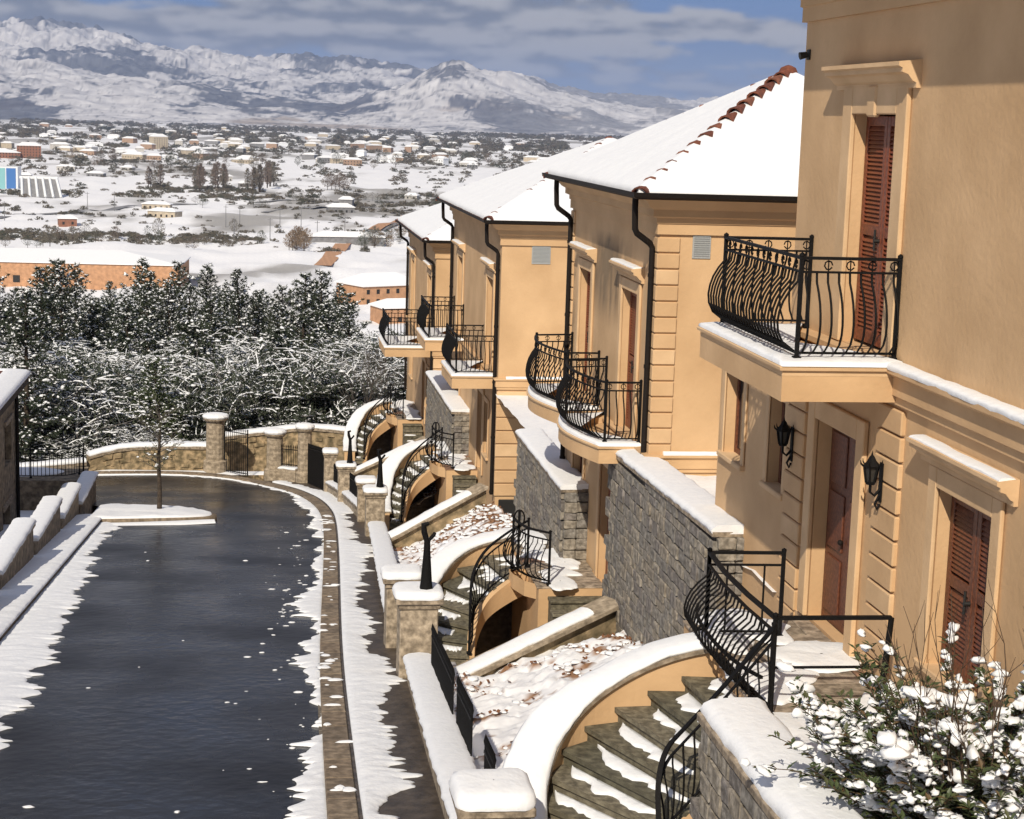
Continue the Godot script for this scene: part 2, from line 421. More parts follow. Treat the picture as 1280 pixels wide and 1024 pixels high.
func sky_color(d: Vector3) -> Color:
	var e := maxf(d.y, 0.0)
	var clear := Color(.27, .35, .50).lerp(Color(.15, .26, .50), smoothstep(.01, .06, e)).lerp(Color(.085, .165, .39), smoothstep(.06, .5, e))
	var q := Vector3(d.x, 0, d.z) / (e + .14)
	var warp := N2.get_noise_2d(q.x * 14, q.z * 14) * 1.1
	var a := N1.get_noise_3d(q.x * 9 + warp, q.z * 9, warp)
	var b := N1.get_noise_3d(q.x * 31 + 40, q.z * 31, 7)
	var side := smoothstep(.05, .32, d.x) * .22     # the cover breaks up towards the right
	var left := smoothstep(.18, -.12, d.x) * .22
	var cover := smoothstep(-.20 + side * .35 - left, .06 + side * .35 - left, a + b * .5)
	var body := Color(.215, .225, .26).lerp(Color(.54, .52, .51), smoothstep(-.15, .34, b + a * .35 + side * .6))
	return clear.lerp(body, cover * .92)
func sky_picture() -> Texture2D:
	N1.seed = 4; N1.frequency = .11; N1.fractal_octaves = 5; N2.seed = 8; N2.frequency = .1; N2.fractal_octaves = 3
	var w := 4096; var h := 2048
	var im := Image.create(512, 256, false, Image.FORMAT_RGB8)
	for y in 256:
		for x in 512:
			var el := (.5 - (y + .5) / 256.0) * PI; var az := (x + .5) / 512.0 * TAU
			im.set_pixel(x, y, sky_color(Vector3(sin(az) * cos(el), sin(el), -cos(az) * cos(el))).linear_to_srgb())
	im.resize(w, h, Image.INTERPOLATE_BILINEAR)
	for y in range(930, 1030):
		for x in w:
			if x > 700 and x < 3700: continue
			var el := (.5 - (y + .5) / h) * PI; var az := (x + .5) / w * TAU
			im.set_pixel(x, y, sky_color(Vector3(sin(az) * cos(el), sin(el), -cos(az) * cos(el))).linear_to_srgb())
	return ImageTexture.create_from_image(im)

# ---------------------------------------------------------------- ground
var SLOPE := [Vector2(70, -14.9), Vector2(77, -16.2), Vector2(110, -20.0), Vector2(165, -25.5), Vector2(260, -43), Vector2(420, -59), Vector2(1000, -61), Vector2(9000, -66), Vector2(20000, -66)]
func ground_y(x: float, z: float) -> float:
	if z > -70.5: return street(z) - .30 - 2.0 * smoothstep(3.7, 4.3, x) * (1 - smoothstep(62, 66, -z))
	var y := ramp(SLOPE, -z)
	var bank := clampf((x - 2.2) * .42, 0, 7) * smoothstep(70, 76, -z) * (1 - smoothstep(95, 140, -z))
	y += bank
	if z < -100: y += N2.get_noise_2d(x * .02, z * .02) * clampf((-z - 100) / 200, 0, 1) * 3.0
	return y
func ground() -> void:
	N2.seed = 12; N2.frequency = 1.0; N2.fractal_octaves = 4
	N1.seed = 14; N1.frequency = 1.0; N1.fractal_octaves = 4
	var zs := []; var z := 22.0
	while z > -9500:
		zs.append(z)
		z -= 1.5 if z > -110 else maxf(1.6, -z * .0125)
	var rows := []; var cols := []
	for zz in zs:
		var row := PackedVector3Array(); var cr := []
		var hw := maxf(60, -zz * .62 + 40)
		for j in 181:
			var t := j / 180.0 * 2 - 1
			var x: float = t * hw * (.35 + .65 * t * t) + .09 * maxf(-zz, 0)
			row.append(Vector3(x, ground_y(x, zz), zz))
			var c := Color(1, 1, 1)
			if zz < -70 and zz > -330:
				var k := smoothstep(-.15, .35, N1.get_noise_2d(x * .16, zz * .16)) * (1 - smoothstep(2.5, 4.0, x) * float(zz > -96))
				c = c.lerp(Color(.19, .155, .12), k * .85)
			elif zz <= -330:
				var s := N1.get_noise_2d(x * .0035, zz * .0016) + .5 * N1.get_noise_2d(x * .017 + 90, zz * .009)
				var far := smoothstep(1500, 3500, -zz)
				var k := smoothstep(.16 - .22 * far, .46 - .2 * far, s)
				c = c.lerp(Color(.28, .26, .23), k * .8)
			cr.append(c)
		rows.append(row); cols.append(cr)
	var b := B.new(); b.use_col = true
	b.grid(rows)
	b.c.resize(b.v.size())
	var q := 0
	for i in rows.size() - 1:
		for j in 180:
			for o in [[0, 0], [1, 1], [0, 1], [0, 0], [1, 0], [1, 1]]:
				b.c[q] = cols[i + o[0]][j + o[1]]; q += 1
	setting("ground", b, M.ground)

func strip(a: Array, off0: float, off1: float, dy: float, cols := 2) -> B:   # a flat band beside a way
	var rows := []
	for i in a.size():
		var d: Vector3 = a[mini(i + 1, a.size() - 1)] - a[maxi(i - 1, 0)]
		d.y = 0; d = d.normalized()
		var r := Vector3(-d.z, 0, d.x)
		var row := []
		for j in cols: row.append(a[i] + r * lerpf(off0, off1, j / (cols - 1.0)) + Vector3.UP * dy)
		rows.append(row)
	var b := B.new(); b.grid(rows); return b
func ragged(a: Array, inner: Callable, outer: Callable, h: float, amp: float, sd: float) -> B:
	# snow lying along a way: a straight side, a melted ragged side, domed between
	N1.seed = 70; N1.frequency = 1.0; N1.fractal_octaves = 3
	var rows := []
	for i in a.size():
		var d: Vector3 = a[mini(i + 1, a.size() - 1)] - a[maxi(i - 1, 0)]
		d.y = 0; d = d.normalized()
		var r := Vector3(-d.z, 0, d.x); var s := i * 1.0
		var s0: float = inner.call(a[i].z); var s1: float = outer.call(a[i].z)
		var way_m: float = a[i].z
		var rag: float = N1.get_noise_2d(way_m * .35, sd) * 1.1 + N1.get_noise_2d(way_m * 1.2, sd + 9) * .8 + maxf(-.1, N1.get_noise_2d(way_m * 4.6, sd + 20)) * 1.5 * smoothstep(-.35, .35, N1.get_noise_2d(way_m * .8, sd + 60)) - .15
		var e := s1 + (s1 - s0) * 0.0 + signf(s1 - s0) * rag * amp
		var row := []
		var prof := [[0.0, 0.0], [.02, .75], [.2, 1.0], [.5, .95], [.75, .72], [.92, .45], [.985, .22], [1.0, 0.0]]
		for q in prof:
			var lump: float = 1.0 + .35 * N1.get_noise_2d(way_m * 2.3 + q[0] * 3, sd + 40 + q[0] * 5)
			row.append(a[i] + r * lerpf(s0, e, q[0]) + Vector3.UP * (h * q[1] * lump + .003))
		if s1 < s0: row.reverse()
		rows.append(row)
	var b := B.new(); b.grid(rows); return b

func chunks(called: String, label: String, spots: Array, m: Material) -> void:
	var b := B.new(); var rng := RandomNumberGenerator.new(); rng.seed = 77
	for p in spots: b.lump(p[0], Vector3(p[1] * rng.randf_range(.7, 1.9), p[1] * .22, p[1] * rng.randf_range(.4, 1.1)), rng, 8)
	stuff(called, label, "snow", b, m)

func roadway() -> void:
	var kw := way(KERB, .5)
	# asphalt, one sheet from the left kerb to the right one
	var rows := []; var z := -4.0
	while z > -70.2:
		var xr := -8.0
		for i in kw.size() - 1:
			var p: Vector3 = kw[i]; var q: Vector3 = kw[i + 1]
			if (p.z - z) * (q.z - z) <= 0 and absf(p.z - q.z) > 1e-5: xr = maxf(xr, lerpf(p.x, q.x, (z - p.z) / (q.z - p.z)))
		var xl := -4.42 if z > -57 else lerpf(-4.42, -8.5, smoothstep(57, 62, -z))
		var row := []
		for j in 13: row.append(Vector3(lerpf(xl, maxf(xr - .2, xl + .05), j / 12.0), street(z), z))
		rows.append(row); z -= .5
	var b := B.new(); b.grid(rows); setting("road", b, M.asphalt)
	# right pavement
	var fw := way(FENCE, .5)
	rows = []
	var n := 160
	var ka := resample(sub_way(kw, -4, -67.3), n); var fa := resample(fw, n)
	for i in n + 1:
		var row := []
		for j in 4: row.append((ka[i] as Vector3).lerp(fa[i], j / 3.0) + Vector3.UP * .11)
		rows.append(row)
	b = B.new(); b.grid(rows); setting("pavement", b, M.pave)
	# kerb stones
	var hold := setting("kerb", strip(way(KERB, .5, .0), -.40, .02, .02), M.mortar)
	var kst := way(KERB, .98)
	for i in kst.size() - 1:
		var p: Vector3 = kst[i]; var q: Vector3 = kst[i + 1]
		if p.z > -12: continue
		var d := (q - p).normalized(); var r := Vector3(-d.z, 0, d.x).normalized(); var u := r.cross(d)
		var t := Transform3D(Basis(r, u, -d), (p + q) / 2 - r * .18 + u * .035)
		var kb := B.new(); kb.ocbox(Transform3D.IDENTITY, Vector3(.355, .15, p.distance_to(q) - .012), .015)
		piece("kerb_stone", kb.mesh(), M.kerb[(i * 7) % 3], t, hold)
	# left kerb and pavement
	var lk := [Vector3(-4.45, 0, -4), Vector3(-4.45, 0, -53.2)]
	lk = resample(lk, 100)
	for i in lk.size(): lk[i].y = street(lk[i].z)
	setting("pavement", strip(lk, -1.6, -.14, .12), M.pave)
	var hold2 := setting("kerb", strip(lk, -.16, .0, .01), M.mortar)
	for i in 42:
		var z0 := -12.0 - i * .98
		var p := Vector3(-4.45, street(z0), z0); var q := Vector3(-4.45, street(z0 - .98), z0 - .98)
		var d := (q - p).normalized(); var u := Vector3.RIGHT.cross(d)
		var kb := B.new(); kb.ocbox(Transform3D.IDENTITY, Vector3(.15, .2, p.distance_to(q) - .012), .012)
		piece("kerb_stone", kb.mesh(), M.kerb[(i * 5) % 3], Transform3D(Basis(Vector3.RIGHT, u, -d), (p + q) / 2 + Vector3(-.07, .035, 0)), hold2)
	# snow
	var fine := way(KERB, .055)
	fine = sub_way(fine, -10, -100)
	stuff("roadside_snow", "melting strip of snow between wet asphalt and right kerb", "snow", ragged(fine, func(_z): return -.33, func(zz): return -.60 - .10 * sin(zz * .31) - .08 * sin(zz * .83), .05, .24, 3.0), M.snow)
	stuff("pavement_snow", "ragged snow lying on the pavement beside the right kerb", "snow", ragged(sub_way(way(KERB, .055, .112), -10, -66.5), func(_z): return .04, func(zz): return .60 + .14 * sin(zz * .4) + .1 * sin(zz * 1.1), .055, .26, 30.0), M.snow)
	var lf := []
	var zz := -10.0
	while zz > -53.0: lf.append(Vector3(-4.45, street(zz), zz)); zz -= .055
	stuff("roadside_snow", "wide ragged snow along the left side of the wet road", "snow", ragged(lf, func(_z): return .0, func(z1): return lerpf(1.12, .5, smoothstep(24, 50, -z1)), .07, .30, 50.0), M.snow)
	var ls := []
	zz = -10.0
	while zz > -53.4: ls.append(Vector3(-4.415, street(zz) + .137, zz)); zz -= .07
	stuff("pavement_snow", "smooth snow covering the left pavement below the stepped wall", "snow", ragged(ls, func(_z): return .0, func(_z1): return -1.05, .07, .05, 60.0), M.snow)
	# loose lumps on the asphalt and on the kerb
	var spots := []
	for i in 95:
		var z0 := R.randf_range(-18, -52)
		var xr := ramp([Vector2(15, .78), Vector2(30.4, 1.0), Vector2(43, 1.6), Vector2(52, 2.0)], -z0)
		var x := xr - .15 - absf(R.randfn(0, .55)) if R.randf() < .88 else R.randf_range(-3, 1)
		spots.append([Vector3(x, street(z0) + .004, z0), .014 + .06 * pow(R.randf(), 2.5)])
	chunks("snow_lump", "scattered small lumps of snow on the wet asphalt", spots, M.snow)
	spots = []
	for i in 60:
		var k := R.randi_range(20, fine.size() - 400)
		spots.append([fine[k] + Vector3(-R.randf_range(.05, .33), .112, 0), R.randf_range(.03, .12)])
	chunks("kerb_snow", "small patches of snow left on the right kerb stones", spots, M.snow)

# ---------------------------------------------------------------- houses
func wallx(b: B, x: float, z0: float, z1: float, y0: float, y1: float, holes: Array, depth := .32, cell := 0.0, tint = null) -> void:   # faces -X, z0 farther than z1
	var zs := [z0, z1]; var ys := [y0, y1]
	for h in holes:
		for k in [h[0], h[1]]: if not zs.has(k): zs.append(k)
		for k in [h[2], h[3]]: if not ys.has(k): ys.append(k)
	if cell > 0:
		var k := z0 + cell
		while k < z1: zs.append(k); k += cell
		k = y0 + cell
		while k < y1: ys.append(k); k += cell
	zs.sort(); ys.sort()
	for i in zs.size() - 1:
		for j in ys.size() - 1:
			var cz: float = (zs[i] + zs[i + 1]) / 2; var cy: float = (ys[j] + ys[j + 1]) / 2; var open := false
			for h in holes: if cz > h[0] and cz < h[1] and cy > h[2] and cy < h[3]: open = true
			if open: continue
			var at := b.v.size()
			b.quad(Vector3(x, ys[j], zs[i]), Vector3(x, ys[j], zs[i + 1]), Vector3(x, ys[j + 1], zs[i + 1]), Vector3(x, ys[j + 1], zs[i]))
			if tint != null:
				for k in range(at, b.v.size()): b.c[k] = tint.call(b.v[k])
	for h in holes:
		var a := Vector3(x, h[2], h[0]); var c := Vector3(x, h[3], h[1]); var d := Vector3(depth, 0, 0)
		var p := [a, Vector3(x, h[2], h[1]), c, Vector3(x, h[3], h[0])]
		b.quad(p[0], p[1], p[1] + d, p[0] + d); b.quad(p[3] + d, p[2] + d, p[2], p[3])
		b.quad(p[0], p[0] + d, p[3] + d, p[3]); b.quad(p[2], p[2] + d, p[1] + d, p[1])

func shutters(house: Node3D, x: float, z0: float, z1: float, y0: float, y1: float, m: Material, called := "shutter") -> void:   # two louvred leaves filling an opening
	var mid := (z0 + z1) / 2
	for k in 2:
		var a := z0 + .012 if k == 0 else mid + .006; var c := mid - .006 if k == 0 else z1 - .012
		var b := B.new()
		for s in [[a, a + .085], [c - .085, c]]: b.cbox(Vector3(x, y0 + .015, s[0]), Vector3(x + .05, y1 - .015, s[1]), .006)
		for s in [[y0 + .015, y0 + .14], [(y0 + y1) / 2 - .06, (y0 + y1) / 2 + .06], [y1 - .12, y1 - .015]]: b.cbox(Vector3(x + .003, s[0], a + .086), Vector3(x + .047, s[1], c - .086), .005)
		b.box(Vector3(x + .052, y0 + .015, a + .02), Vector3(x + .06, y1 - .015, c - .02))
		var leaf := part(called, b, m, house)
		var sl := B.new(); var y := y0 + .16
		while y < y1 - .14:
			if absf(y - (y0 + y1) / 2) > .075:
				sl.obox(Transform3D(Basis(Vector3.BACK, -.62), Vector3(x + .026, y, (a + c) / 2)), Vector3(.012, .058, c - a - .172))
			y += .046
		var o := part("slats", sl, m, leaf); o.set_meta("kind", "stuff")
	var hb := B.new(); hb.tube([Vector3(x - .05, (y0 + y1) / 2 - .2, mid - .04), Vector3(x - .05, (y0 + y1) / 2 + .02, mid - .04)], [.014], 6)
	hb.tube([Vector3(x, (y0 + y1) / 2 - .1, mid - .04), Vector3(x - .06, (y0 + y1) / 2 - .1, mid - .04)], [.025], 6)
	part("handle", hb, M.dark, house)

func surround(house: Node3D, x: float, h: Array, w := .2, prot := .05, sill := false) -> void:
	var b := B.new()
	b.cbox(Vector3(x - prot, h[2] - (.0 if not sill else .0), h[0] - w), Vector3(x - .001, h[3] + w, h[0] - .0), .012)
	b.cbox(Vector3(x - prot, h[2], h[1]), Vector3(x - .001, h[3] + w, h[1] + w), .012)
	b.cbox(Vector3(x - prot + .002, h[3], h[0] + .001), Vector3(x - .001, h[3] + w - .002, h[1] - .001), .012)
	part("surround", b, M.trim, house)
	if sill:
		var s := B.new(); s.cbox(Vector3(x - .07, h[2] - .06, h[0] - w), Vector3(x + .3, h[2] + .012, h[1] + w), .012)
		part("sill", s, M.trim, house)
func hood(house: Node3D, x: float, z0: float, z1: float, y: float, s := 1.0, snow := .03) -> void:
	var pr := []
	for q in [Vector2(0, 0), Vector2(.05, 0), Vector2(.05, .05), Vector2(.09, .07), Vector2(.14, .13), Vector2(.20, .15), Vector2(.20, .19), Vector2(.24, .21), Vector2(.24, .25), Vector2(0, .28)]: pr.append(q * s)
	var b := B.new(); b.sweep([Vector3(x, y, z0), Vector3(x, y, z1)], pr)
	var o := part("hood_moulding", b, M.trim, house)
	if snow > 0:
		var w := .22 * s
		snow_cap([Vector3(x - w / 2, y + .255 * s, z0 + .02), Vector3(x - w / 2, y + .255 * s, z1 - .02)], w - .03, snow, "snow", o, .01)

var bal_mesh := {}
func baluster_mesh(bulge: float, y0: float, y1: float, r := .0125) -> ArrayMesh:
	var key := "%.2f %.2f %.2f %.3f" % [bulge, y0, y1, r]
	if not bal_mesh.has(key):
		var b := B.new(); var pts := []
		for i in 9:
			var t := i / 8.0
			var o := bulge * sin(PI * pow(t, .68)) - bulge * .22 * exp(-pow((t - .86) / .1, 2))
			pts.append(Vector3(o, lerpf(y0, y1, t), 0))
		b.tube(pts, [r], 4, false)
		bal_mesh[key] = b.mesh()
	return bal_mesh[key]
func bar(b: B, path: Array, w: float, h: float, loop := false) -> void:
	b.sweep(path, [Vector2(w / 2, -h / 2), Vector2(w / 2, h / 2), Vector2(-w / 2, h / 2), Vector2(-w / 2, -h / 2)], false, true, true, loop)
func lift(path: Array, dy: float) -> Array:
	var o := []
	for p in path: o.append(p + Vector3.UP * dy)
	return o
func railing(parent: Node3D, path: Array, height: float, bulge: float, spacing: float, scrolls := true, corner_posts := true, called := "railing", posts_every := 0.0, r := .0125) -> MeshInstance3D:
	# path on the floor, walked with the outside on the right
	var b := B.new()
	bar(b, lift(path, height), .05, .03)
	var rail := part(called, b, M.iron, parent)
	for q in [height - .14, .09]: b = B.new(); bar(b, lift(path, q), .03, .022); part("cross_rail", b, M.iron, rail)
	var pm := B.new(); pm.ocbox(Transform3D(Basis(), Vector3(0, (height + .02) / 2, 0)), Vector3(.042, height + .02, .042), .006); pm.ocbox(Transform3D(Basis(), Vector3(0, .03, 0)), Vector3(.085, .05, .085), .008); pm.lathe(Vector3(0, height + .01, 0), [Vector2(.0, 0), Vector2(.03, .01), Vector2(.03, .03), Vector2(.0, .05)], 8)
	var post_mesh := pm.mesh()
	var L := 0.0; var acc := 0.0
	for i in path.size():
		if i > 0: L += path[i].distance_to(path[i - 1]); acc += path[i].distance_to(path[i - 1])
		var turn := 0.0
		if i > 0 and i < path.size() - 1: turn = (path[i] - path[i - 1]).angle_to(path[i + 1] - path[i])
		if i == 0 or i == path.size() - 1 or (corner_posts and turn > .5) or (posts_every > 0 and acc > posts_every):
			acc = 0
			piece("post", post_mesh, M.iron, Transform3D(Basis(), path[i]), rail)
	var cnt := int(L / spacing); var pts := resample(path, cnt)
	var me := baluster_mesh(bulge, .09, height - .14, r)
	var sc := B.new()
	for i in cnt:
		var p: Vector3 = pts[i].lerp(pts[i + 1], .5)
		var d: Vector3 = pts[i + 1] - pts[i]; d.y = 0; d = d.normalized()
		var out := Vector3(-d.z, 0, d.x)
		piece("baluster", me, M.iron, Transform3D(Basis(out, Vector3.UP, out.cross(Vector3.UP)), p), rail)
		if scrolls and i % 2 == 0:
			var ring := []
			for k in 8:
				var a := TAU * k / 7.0 * .93
				ring.append(p + Vector3.UP * (height - .07) + d * cos(a) * .042 + Vector3.UP * sin(a) * .045)
			sc.tube(ring, [.008], 4)
			sc.tube([p + Vector3.UP * (height - .02), p + Vector3.UP * (height - .14)], [.007], 4)
	if scrolls: part("scrolls", sc, M.iron, rail)
	return rail
func balcony(house: Node3D, outline: Array, y: float, rail_at: Array, bulge: float, spacing: float, thick := .32) -> void:
	# outline and rail: Vector2(x, z) from the far wall end round to the near wall end
	var poly := PackedVector2Array(outline); var b := B.new()
	b.prism(poly, y - thick, y - .10)
	var slab := part("balcony_slab", b, M.stucco, house)
	var p3 := []
	for q in outline: p3.append(Vector3(q.x, y, q.y))
	var nb := B.new(); nb.sweep(p3, [Vector2(-.3, -.098), Vector2(.002, -.098), Vector2(.002, -.05), Vector2(.035, -.04), Vector2(.04, -.01), Vector2(.03, 0), Vector2(-.3, 0)])
	part("nosing", nb, M.trim, slab)
	var cz := 0.0; var cx := 0.0
	for q in outline: cx += q.x / outline.size(); cz += q.y / outline.size()
	var sb := B.new()
	# snow sheet: a fan of rings, full thickness inside, rounded off at the edge
	var rows := []; var ends := []
	for i in outline.size() - 1:
		var k := maxi(2, int(outline[i].distance_to(outline[i + 1]) / .12))
		for j in k: ends.append(outline[i].lerp(outline[i + 1], float(j) / k))
	ends.append(outline[outline.size() - 1])
	N1.seed = 5; N1.frequency = 1.4; N1.fractal_octaves = 3
	for q in ends:
		var row := []
		for s in [[1.03, 0.003], [1.025, .035], [1.0, .055], [.93, .07], [.8, .07], [.55, .065], [.2, .05], [0.0, .05]]:
			var pxz := Vector2(cx, cz).lerp(q, s[0]) if q.x < 6.45 else Vector2(lerpf(cx, q.x, minf(s[0], 1.0)), lerpf(cz, q.y, s[0]))
			row.append(Vector3(minf(pxz.x, 6.495), y + s[1] * (1 + .3 * N1.get_noise_2d(pxz.x * 2, pxz.y * 2)), pxz.y))
		row.reverse()
		rows.append(row)
	sb.grid(rows)
	part("snow", sb, M.snow, slab)
	var rp := []
	for q in rail_at: rp.append(Vector3(q.x, y + .02, q.y))
	railing(house, rp, 1.05, bulge, spacing)

func roof(house: Node3D, xf: float, xb: float, zn: float, zf: float, ye: float, apex: Vector3, tile_lift: Array, over := .52) -> void:
	var loop := [Vector3(xb, ye, zf), Vector3(xf, ye, zf), Vector3(xf, ye, zn), Vector3(xb, ye, zn)]
	var b := B.new()
	b.sweep(loop, [Vector2(-.05, -.62), Vector2(.05, -.62), Vector2(.05, -.45), Vector2(.075, -.44), Vector2(.075, -.36), Vector2(.15, -.33), Vector2(.15, -.22), Vector2(.22, -.18), Vector2(.30, -.08), Vector2(.33, -.06), Vector2(.33, -.002), Vector2(-.05, -.002)], false, true, false, true)
	part("cornice", b, M.stucco, house)
	b = B.new(); b.sweep(loop, [Vector2(.331, -.05), Vector2(over - .03, -.05), Vector2(over + .05, -.01), Vector2(over + .06, .06), Vector2(over + .03, .06), Vector2(over + .02, .02), Vector2(.331, .02)], false, true, false, true)
	part("gutter", b, M.gutter, house)
	var o := over - .02
	var e := [Vector3(xb + o, ye + .03, zf - o), Vector3(xf - o, ye + .03, zf - o), Vector3(xf - o, ye + .03, zn + o), Vector3(xb + o, ye + .03, zn + o)]
	b = B.new()
	for k in 4: b.tri(e[k], e[(k + 1) % 4], apex); 
	b.quad(e[3], e[2], e[1], e[0])
	var deck := part("roof", b, M.tile[1], house)
	b = B.new(); N1.seed = 6; N1.frequency = 1.0; N1.fractal_octaves = 3
	for k in 4:
		var p0: Vector3 = e[k]; var p1: Vector3 = e[(k + 1) % 4]; var rows := []; var w := int(p0.distance_to(p1) / .16)
		var nrm := (p1 - p0).cross(apex - p0).normalized()
		for s in [[.0, .005], [.002, .06], [.012, .10], [.05, .115], [.15, .115], [.3, .115], [.45, .115], [.6, .115], [.75, .115], [.9, .115], [.97, .11], [1.0, .10]]:
			var row := []
			for j in w + 1:
				var q := p0.lerp(p1, float(j) / w).lerp(apex, s[0] + (.004 * (N1.get_noise_2d(j * .9, k * 30) + .9) if s[0] < .02 else 0.0))
				row.append(q + Vector3.UP * s[1] * (1.0 + .22 * N1.get_noise_3d(q.x * .9, q.y * .9, q.z * .9)))
			rows.append(row)
		b.grid(rows)
	part("roof_snow", b, M.snow, deck)
	# hip tiles
	var tm := B.new()
	for q in 6:
		var a0 := PI * q / 6; var a1 := PI * (q + 1) / 6
		var f := func(a: float, z: float, rr: float) -> Vector3: return Vector3(cos(a) * rr, sin(a) * rr * .9, z)
		tm.quad(f.call(a0, .2, .158), f.call(a0, -.2, .062), f.call(a1, -.2, .062), f.call(a1, .2, .158))
		tm.quad(f.call(a1, .2, .130), f.call(a1, -.2, .045), f.call(a0, -.2, .045), f.call(a0, .2, .130))
		tm.quad(f.call(a0, .2, .130), f.call(a0, .2, .158), f.call(a1, .2, .158), f.call(a1, .2, .130))
	var tile_mesh := tm.mesh()
	for hip in [e[2], e[1]]:
		var Lh: float = hip.distance_to(apex); var cnt := int(Lh / .40); var d: Vector3 = (apex - hip).normalized()
		var side := d.cross(Vector3.UP).normalized(); var u := side.cross(d)
		for i in range(1, cnt + 1):
			var t := float(i) / cnt
			var up: float = lerpf(tile_lift[0], tile_lift[1], smoothstep(.25, .8, t)) - (.075 if hip == e[1] else 0.0) + R.randf_range(-.012, .012)
			var pos: Vector3 = hip + d * (Lh * t - .15) + Vector3.UP * (.10 + up - .105) + side * R.randf_range(-.012, .012)
			var tilt := Basis(side, .07 + R.randf_range(-.03, .03))
			piece("hip_tile", tile_mesh, M.tile[i % 3], Transform3D(tilt * Basis(side, u, -d), pos), deck)
	var cap := B.new(); cap.lathe(apex + Vector3.UP * (.0 + tile_lift[1]), [Vector2(.17, -.06), Vector2(.18, .0), Vector2(.14, .08), Vector2(.05, .12), Vector2(0, .13)], 9)
	part("ridge_cap", cap, M.tile[0], deck)

func downpipe(house: Node3D, xf: float, z: float, ytop: float, ybot: float) -> void:
	var b := B.new(); var w := xf - .075
	b.tube([Vector3(xf - .42, ytop, z + .1), Vector3(xf - .42, ytop - .22, z + .1), Vector3(xf - .40, ytop - .55, z + .07), Vector3(xf - .36, ytop - .62, z + .04), Vector3(w - .05, ytop - .78, z - .02), Vector3(w, ytop - .86, z - .04), Vector3(w, ybot, z - .04)], [.052], 8)
	var y := ytop - 1.3
	while y > ybot: b.tube([Vector3(w, y - .03, z - .04), Vector3(w, y + .03, z - .04)], [.062], 8); y -= 1.5
	part("downpipe", b, M.gutter, house)
func quoins(house: Node3D, x0: float, x1: float, z0: float, z1: float, ytop: float, ybot: float, hgt: float, gap := .022) -> void:
	var cnt := int((ytop - ybot) / hgt); var b := B.new()
	b.ocbox(Transform3D.IDENTITY, Vector3(x1 - x0, hgt - gap, z1 - z0), .014)
	var me := b.mesh()
	for i in cnt: piece("quoin", me, M.trim if i % 5 == 2 else M.stucco, Transform3D(Basis(), Vector3((x0 + x1) / 2, ytop - hgt * (i + .5), (z0 + z1) / 2)), house)

func body(house: Node3D, xf: float, xb: float, zn: float, zf: float, y0: float, y1: float, holes: Array, tint = null) -> void:
	var b := B.new()
	if tint != null: b.use_col = true; wallx(b, xf, zf, zn, y0, y1, holes, .32, .16, tint)
	else: wallx(b, xf, zf, zn, y0, y1, holes)
	var o := part("front_wall", b, M.stucco_vc if tint != null else M.stucco, house)
	b = B.new(); b.quad(Vector3(xf, y0, zn), Vector3(xb, y0, zn), Vector3(xb, y1, zn), Vector3(xf, y1, zn)); part("side_wall", b, M.stucco, house)
	b = B.new(); b.quad(Vector3(xb, y0, zf), Vector3(xf, y0, zf), Vector3(xf, y1, zf), Vector3(xb, y1, zf)); part("side_wall", b, M.stucco, house)
	b = B.new(); b.quad(Vector3(xb, y0, zn), Vector3(xb, y0, zf), Vector3(xb, y1, zf), Vector3(xb, y1, zn)); part("back_wall", b, M.stucco, house)
	b = B.new(); b.box(Vector3(xf + .42, y0, zf + .05), Vector3(xf + .46, y1, zn - .05)); part("inner_wall", b, M.dark, house)
func plank_door(house: Node3D, x: float, h: Array, m: Material, called := "front_door") -> void:
	var b := B.new(); b.cbox(Vector3(x, h[2] + .01, h[0] + .01), Vector3(x + .06, h[3] - .01, h[1] - .01), .01)
	var d := part(called, b, m, house)
	var w: float = (h[1] - h[0] - .02) / 2
	for k in 2:
		for r in [[.06, .34], [.38, .66], [.70, .95]]:
			var z0: float = h[0] + .01 + w * k + .1; var hh: float = h[3] - h[2]
			var p := B.new(); p.cbox(Vector3(x - .022, h[2] + hh * r[0], z0), Vector3(x + .002, h[2] + hh * r[1], z0 + w - .2), .014)
			part("panel", p, m, d)
	var kb := B.new(); kb.lathe(Vector3.ZERO, [Vector2(.0, -.035), Vector2(.03, -.02), Vector2(.035, 0), Vector2(.03, .02), Vector2(0, .035)], 8)
	piece("knob", kb.mesh(), M.gutter, Transform3D(Basis(), Vector3(x - .05, h[2] + 1.05, h[0] + w * .95)), d)
func casement(house: Node3D, x: float, h: Array) -> void:
	var b := B.new()
	for s in [[h[0], h[0] + .07], [h[1] - .07, h[1]], [(h[0] + h[1]) / 2 - .04, (h[0] + h[1]) / 2 + .04]]: b.cbox(Vector3(x, h[2], s[0] + .002), Vector3(x + .06, h[3], s[1] - .002), .006)
	for s in [[h[2], h[2] + .08], [h[3] - .07, h[3]]]: b.cbox(Vector3(x + .004, s[0] + .003, h[0] + .07), Vector3(x + .056, s[1] - .003, h[1] - .07), .006)
	var f := part("window_frame", b, M.wood, house)
	b = B.new(); b.box(Vector3(x + .03, h[2] + .02, h[0] + .02), Vector3(x + .036, h[3] - .02, h[1] - .02)); part("pane", b, M.glass, f)

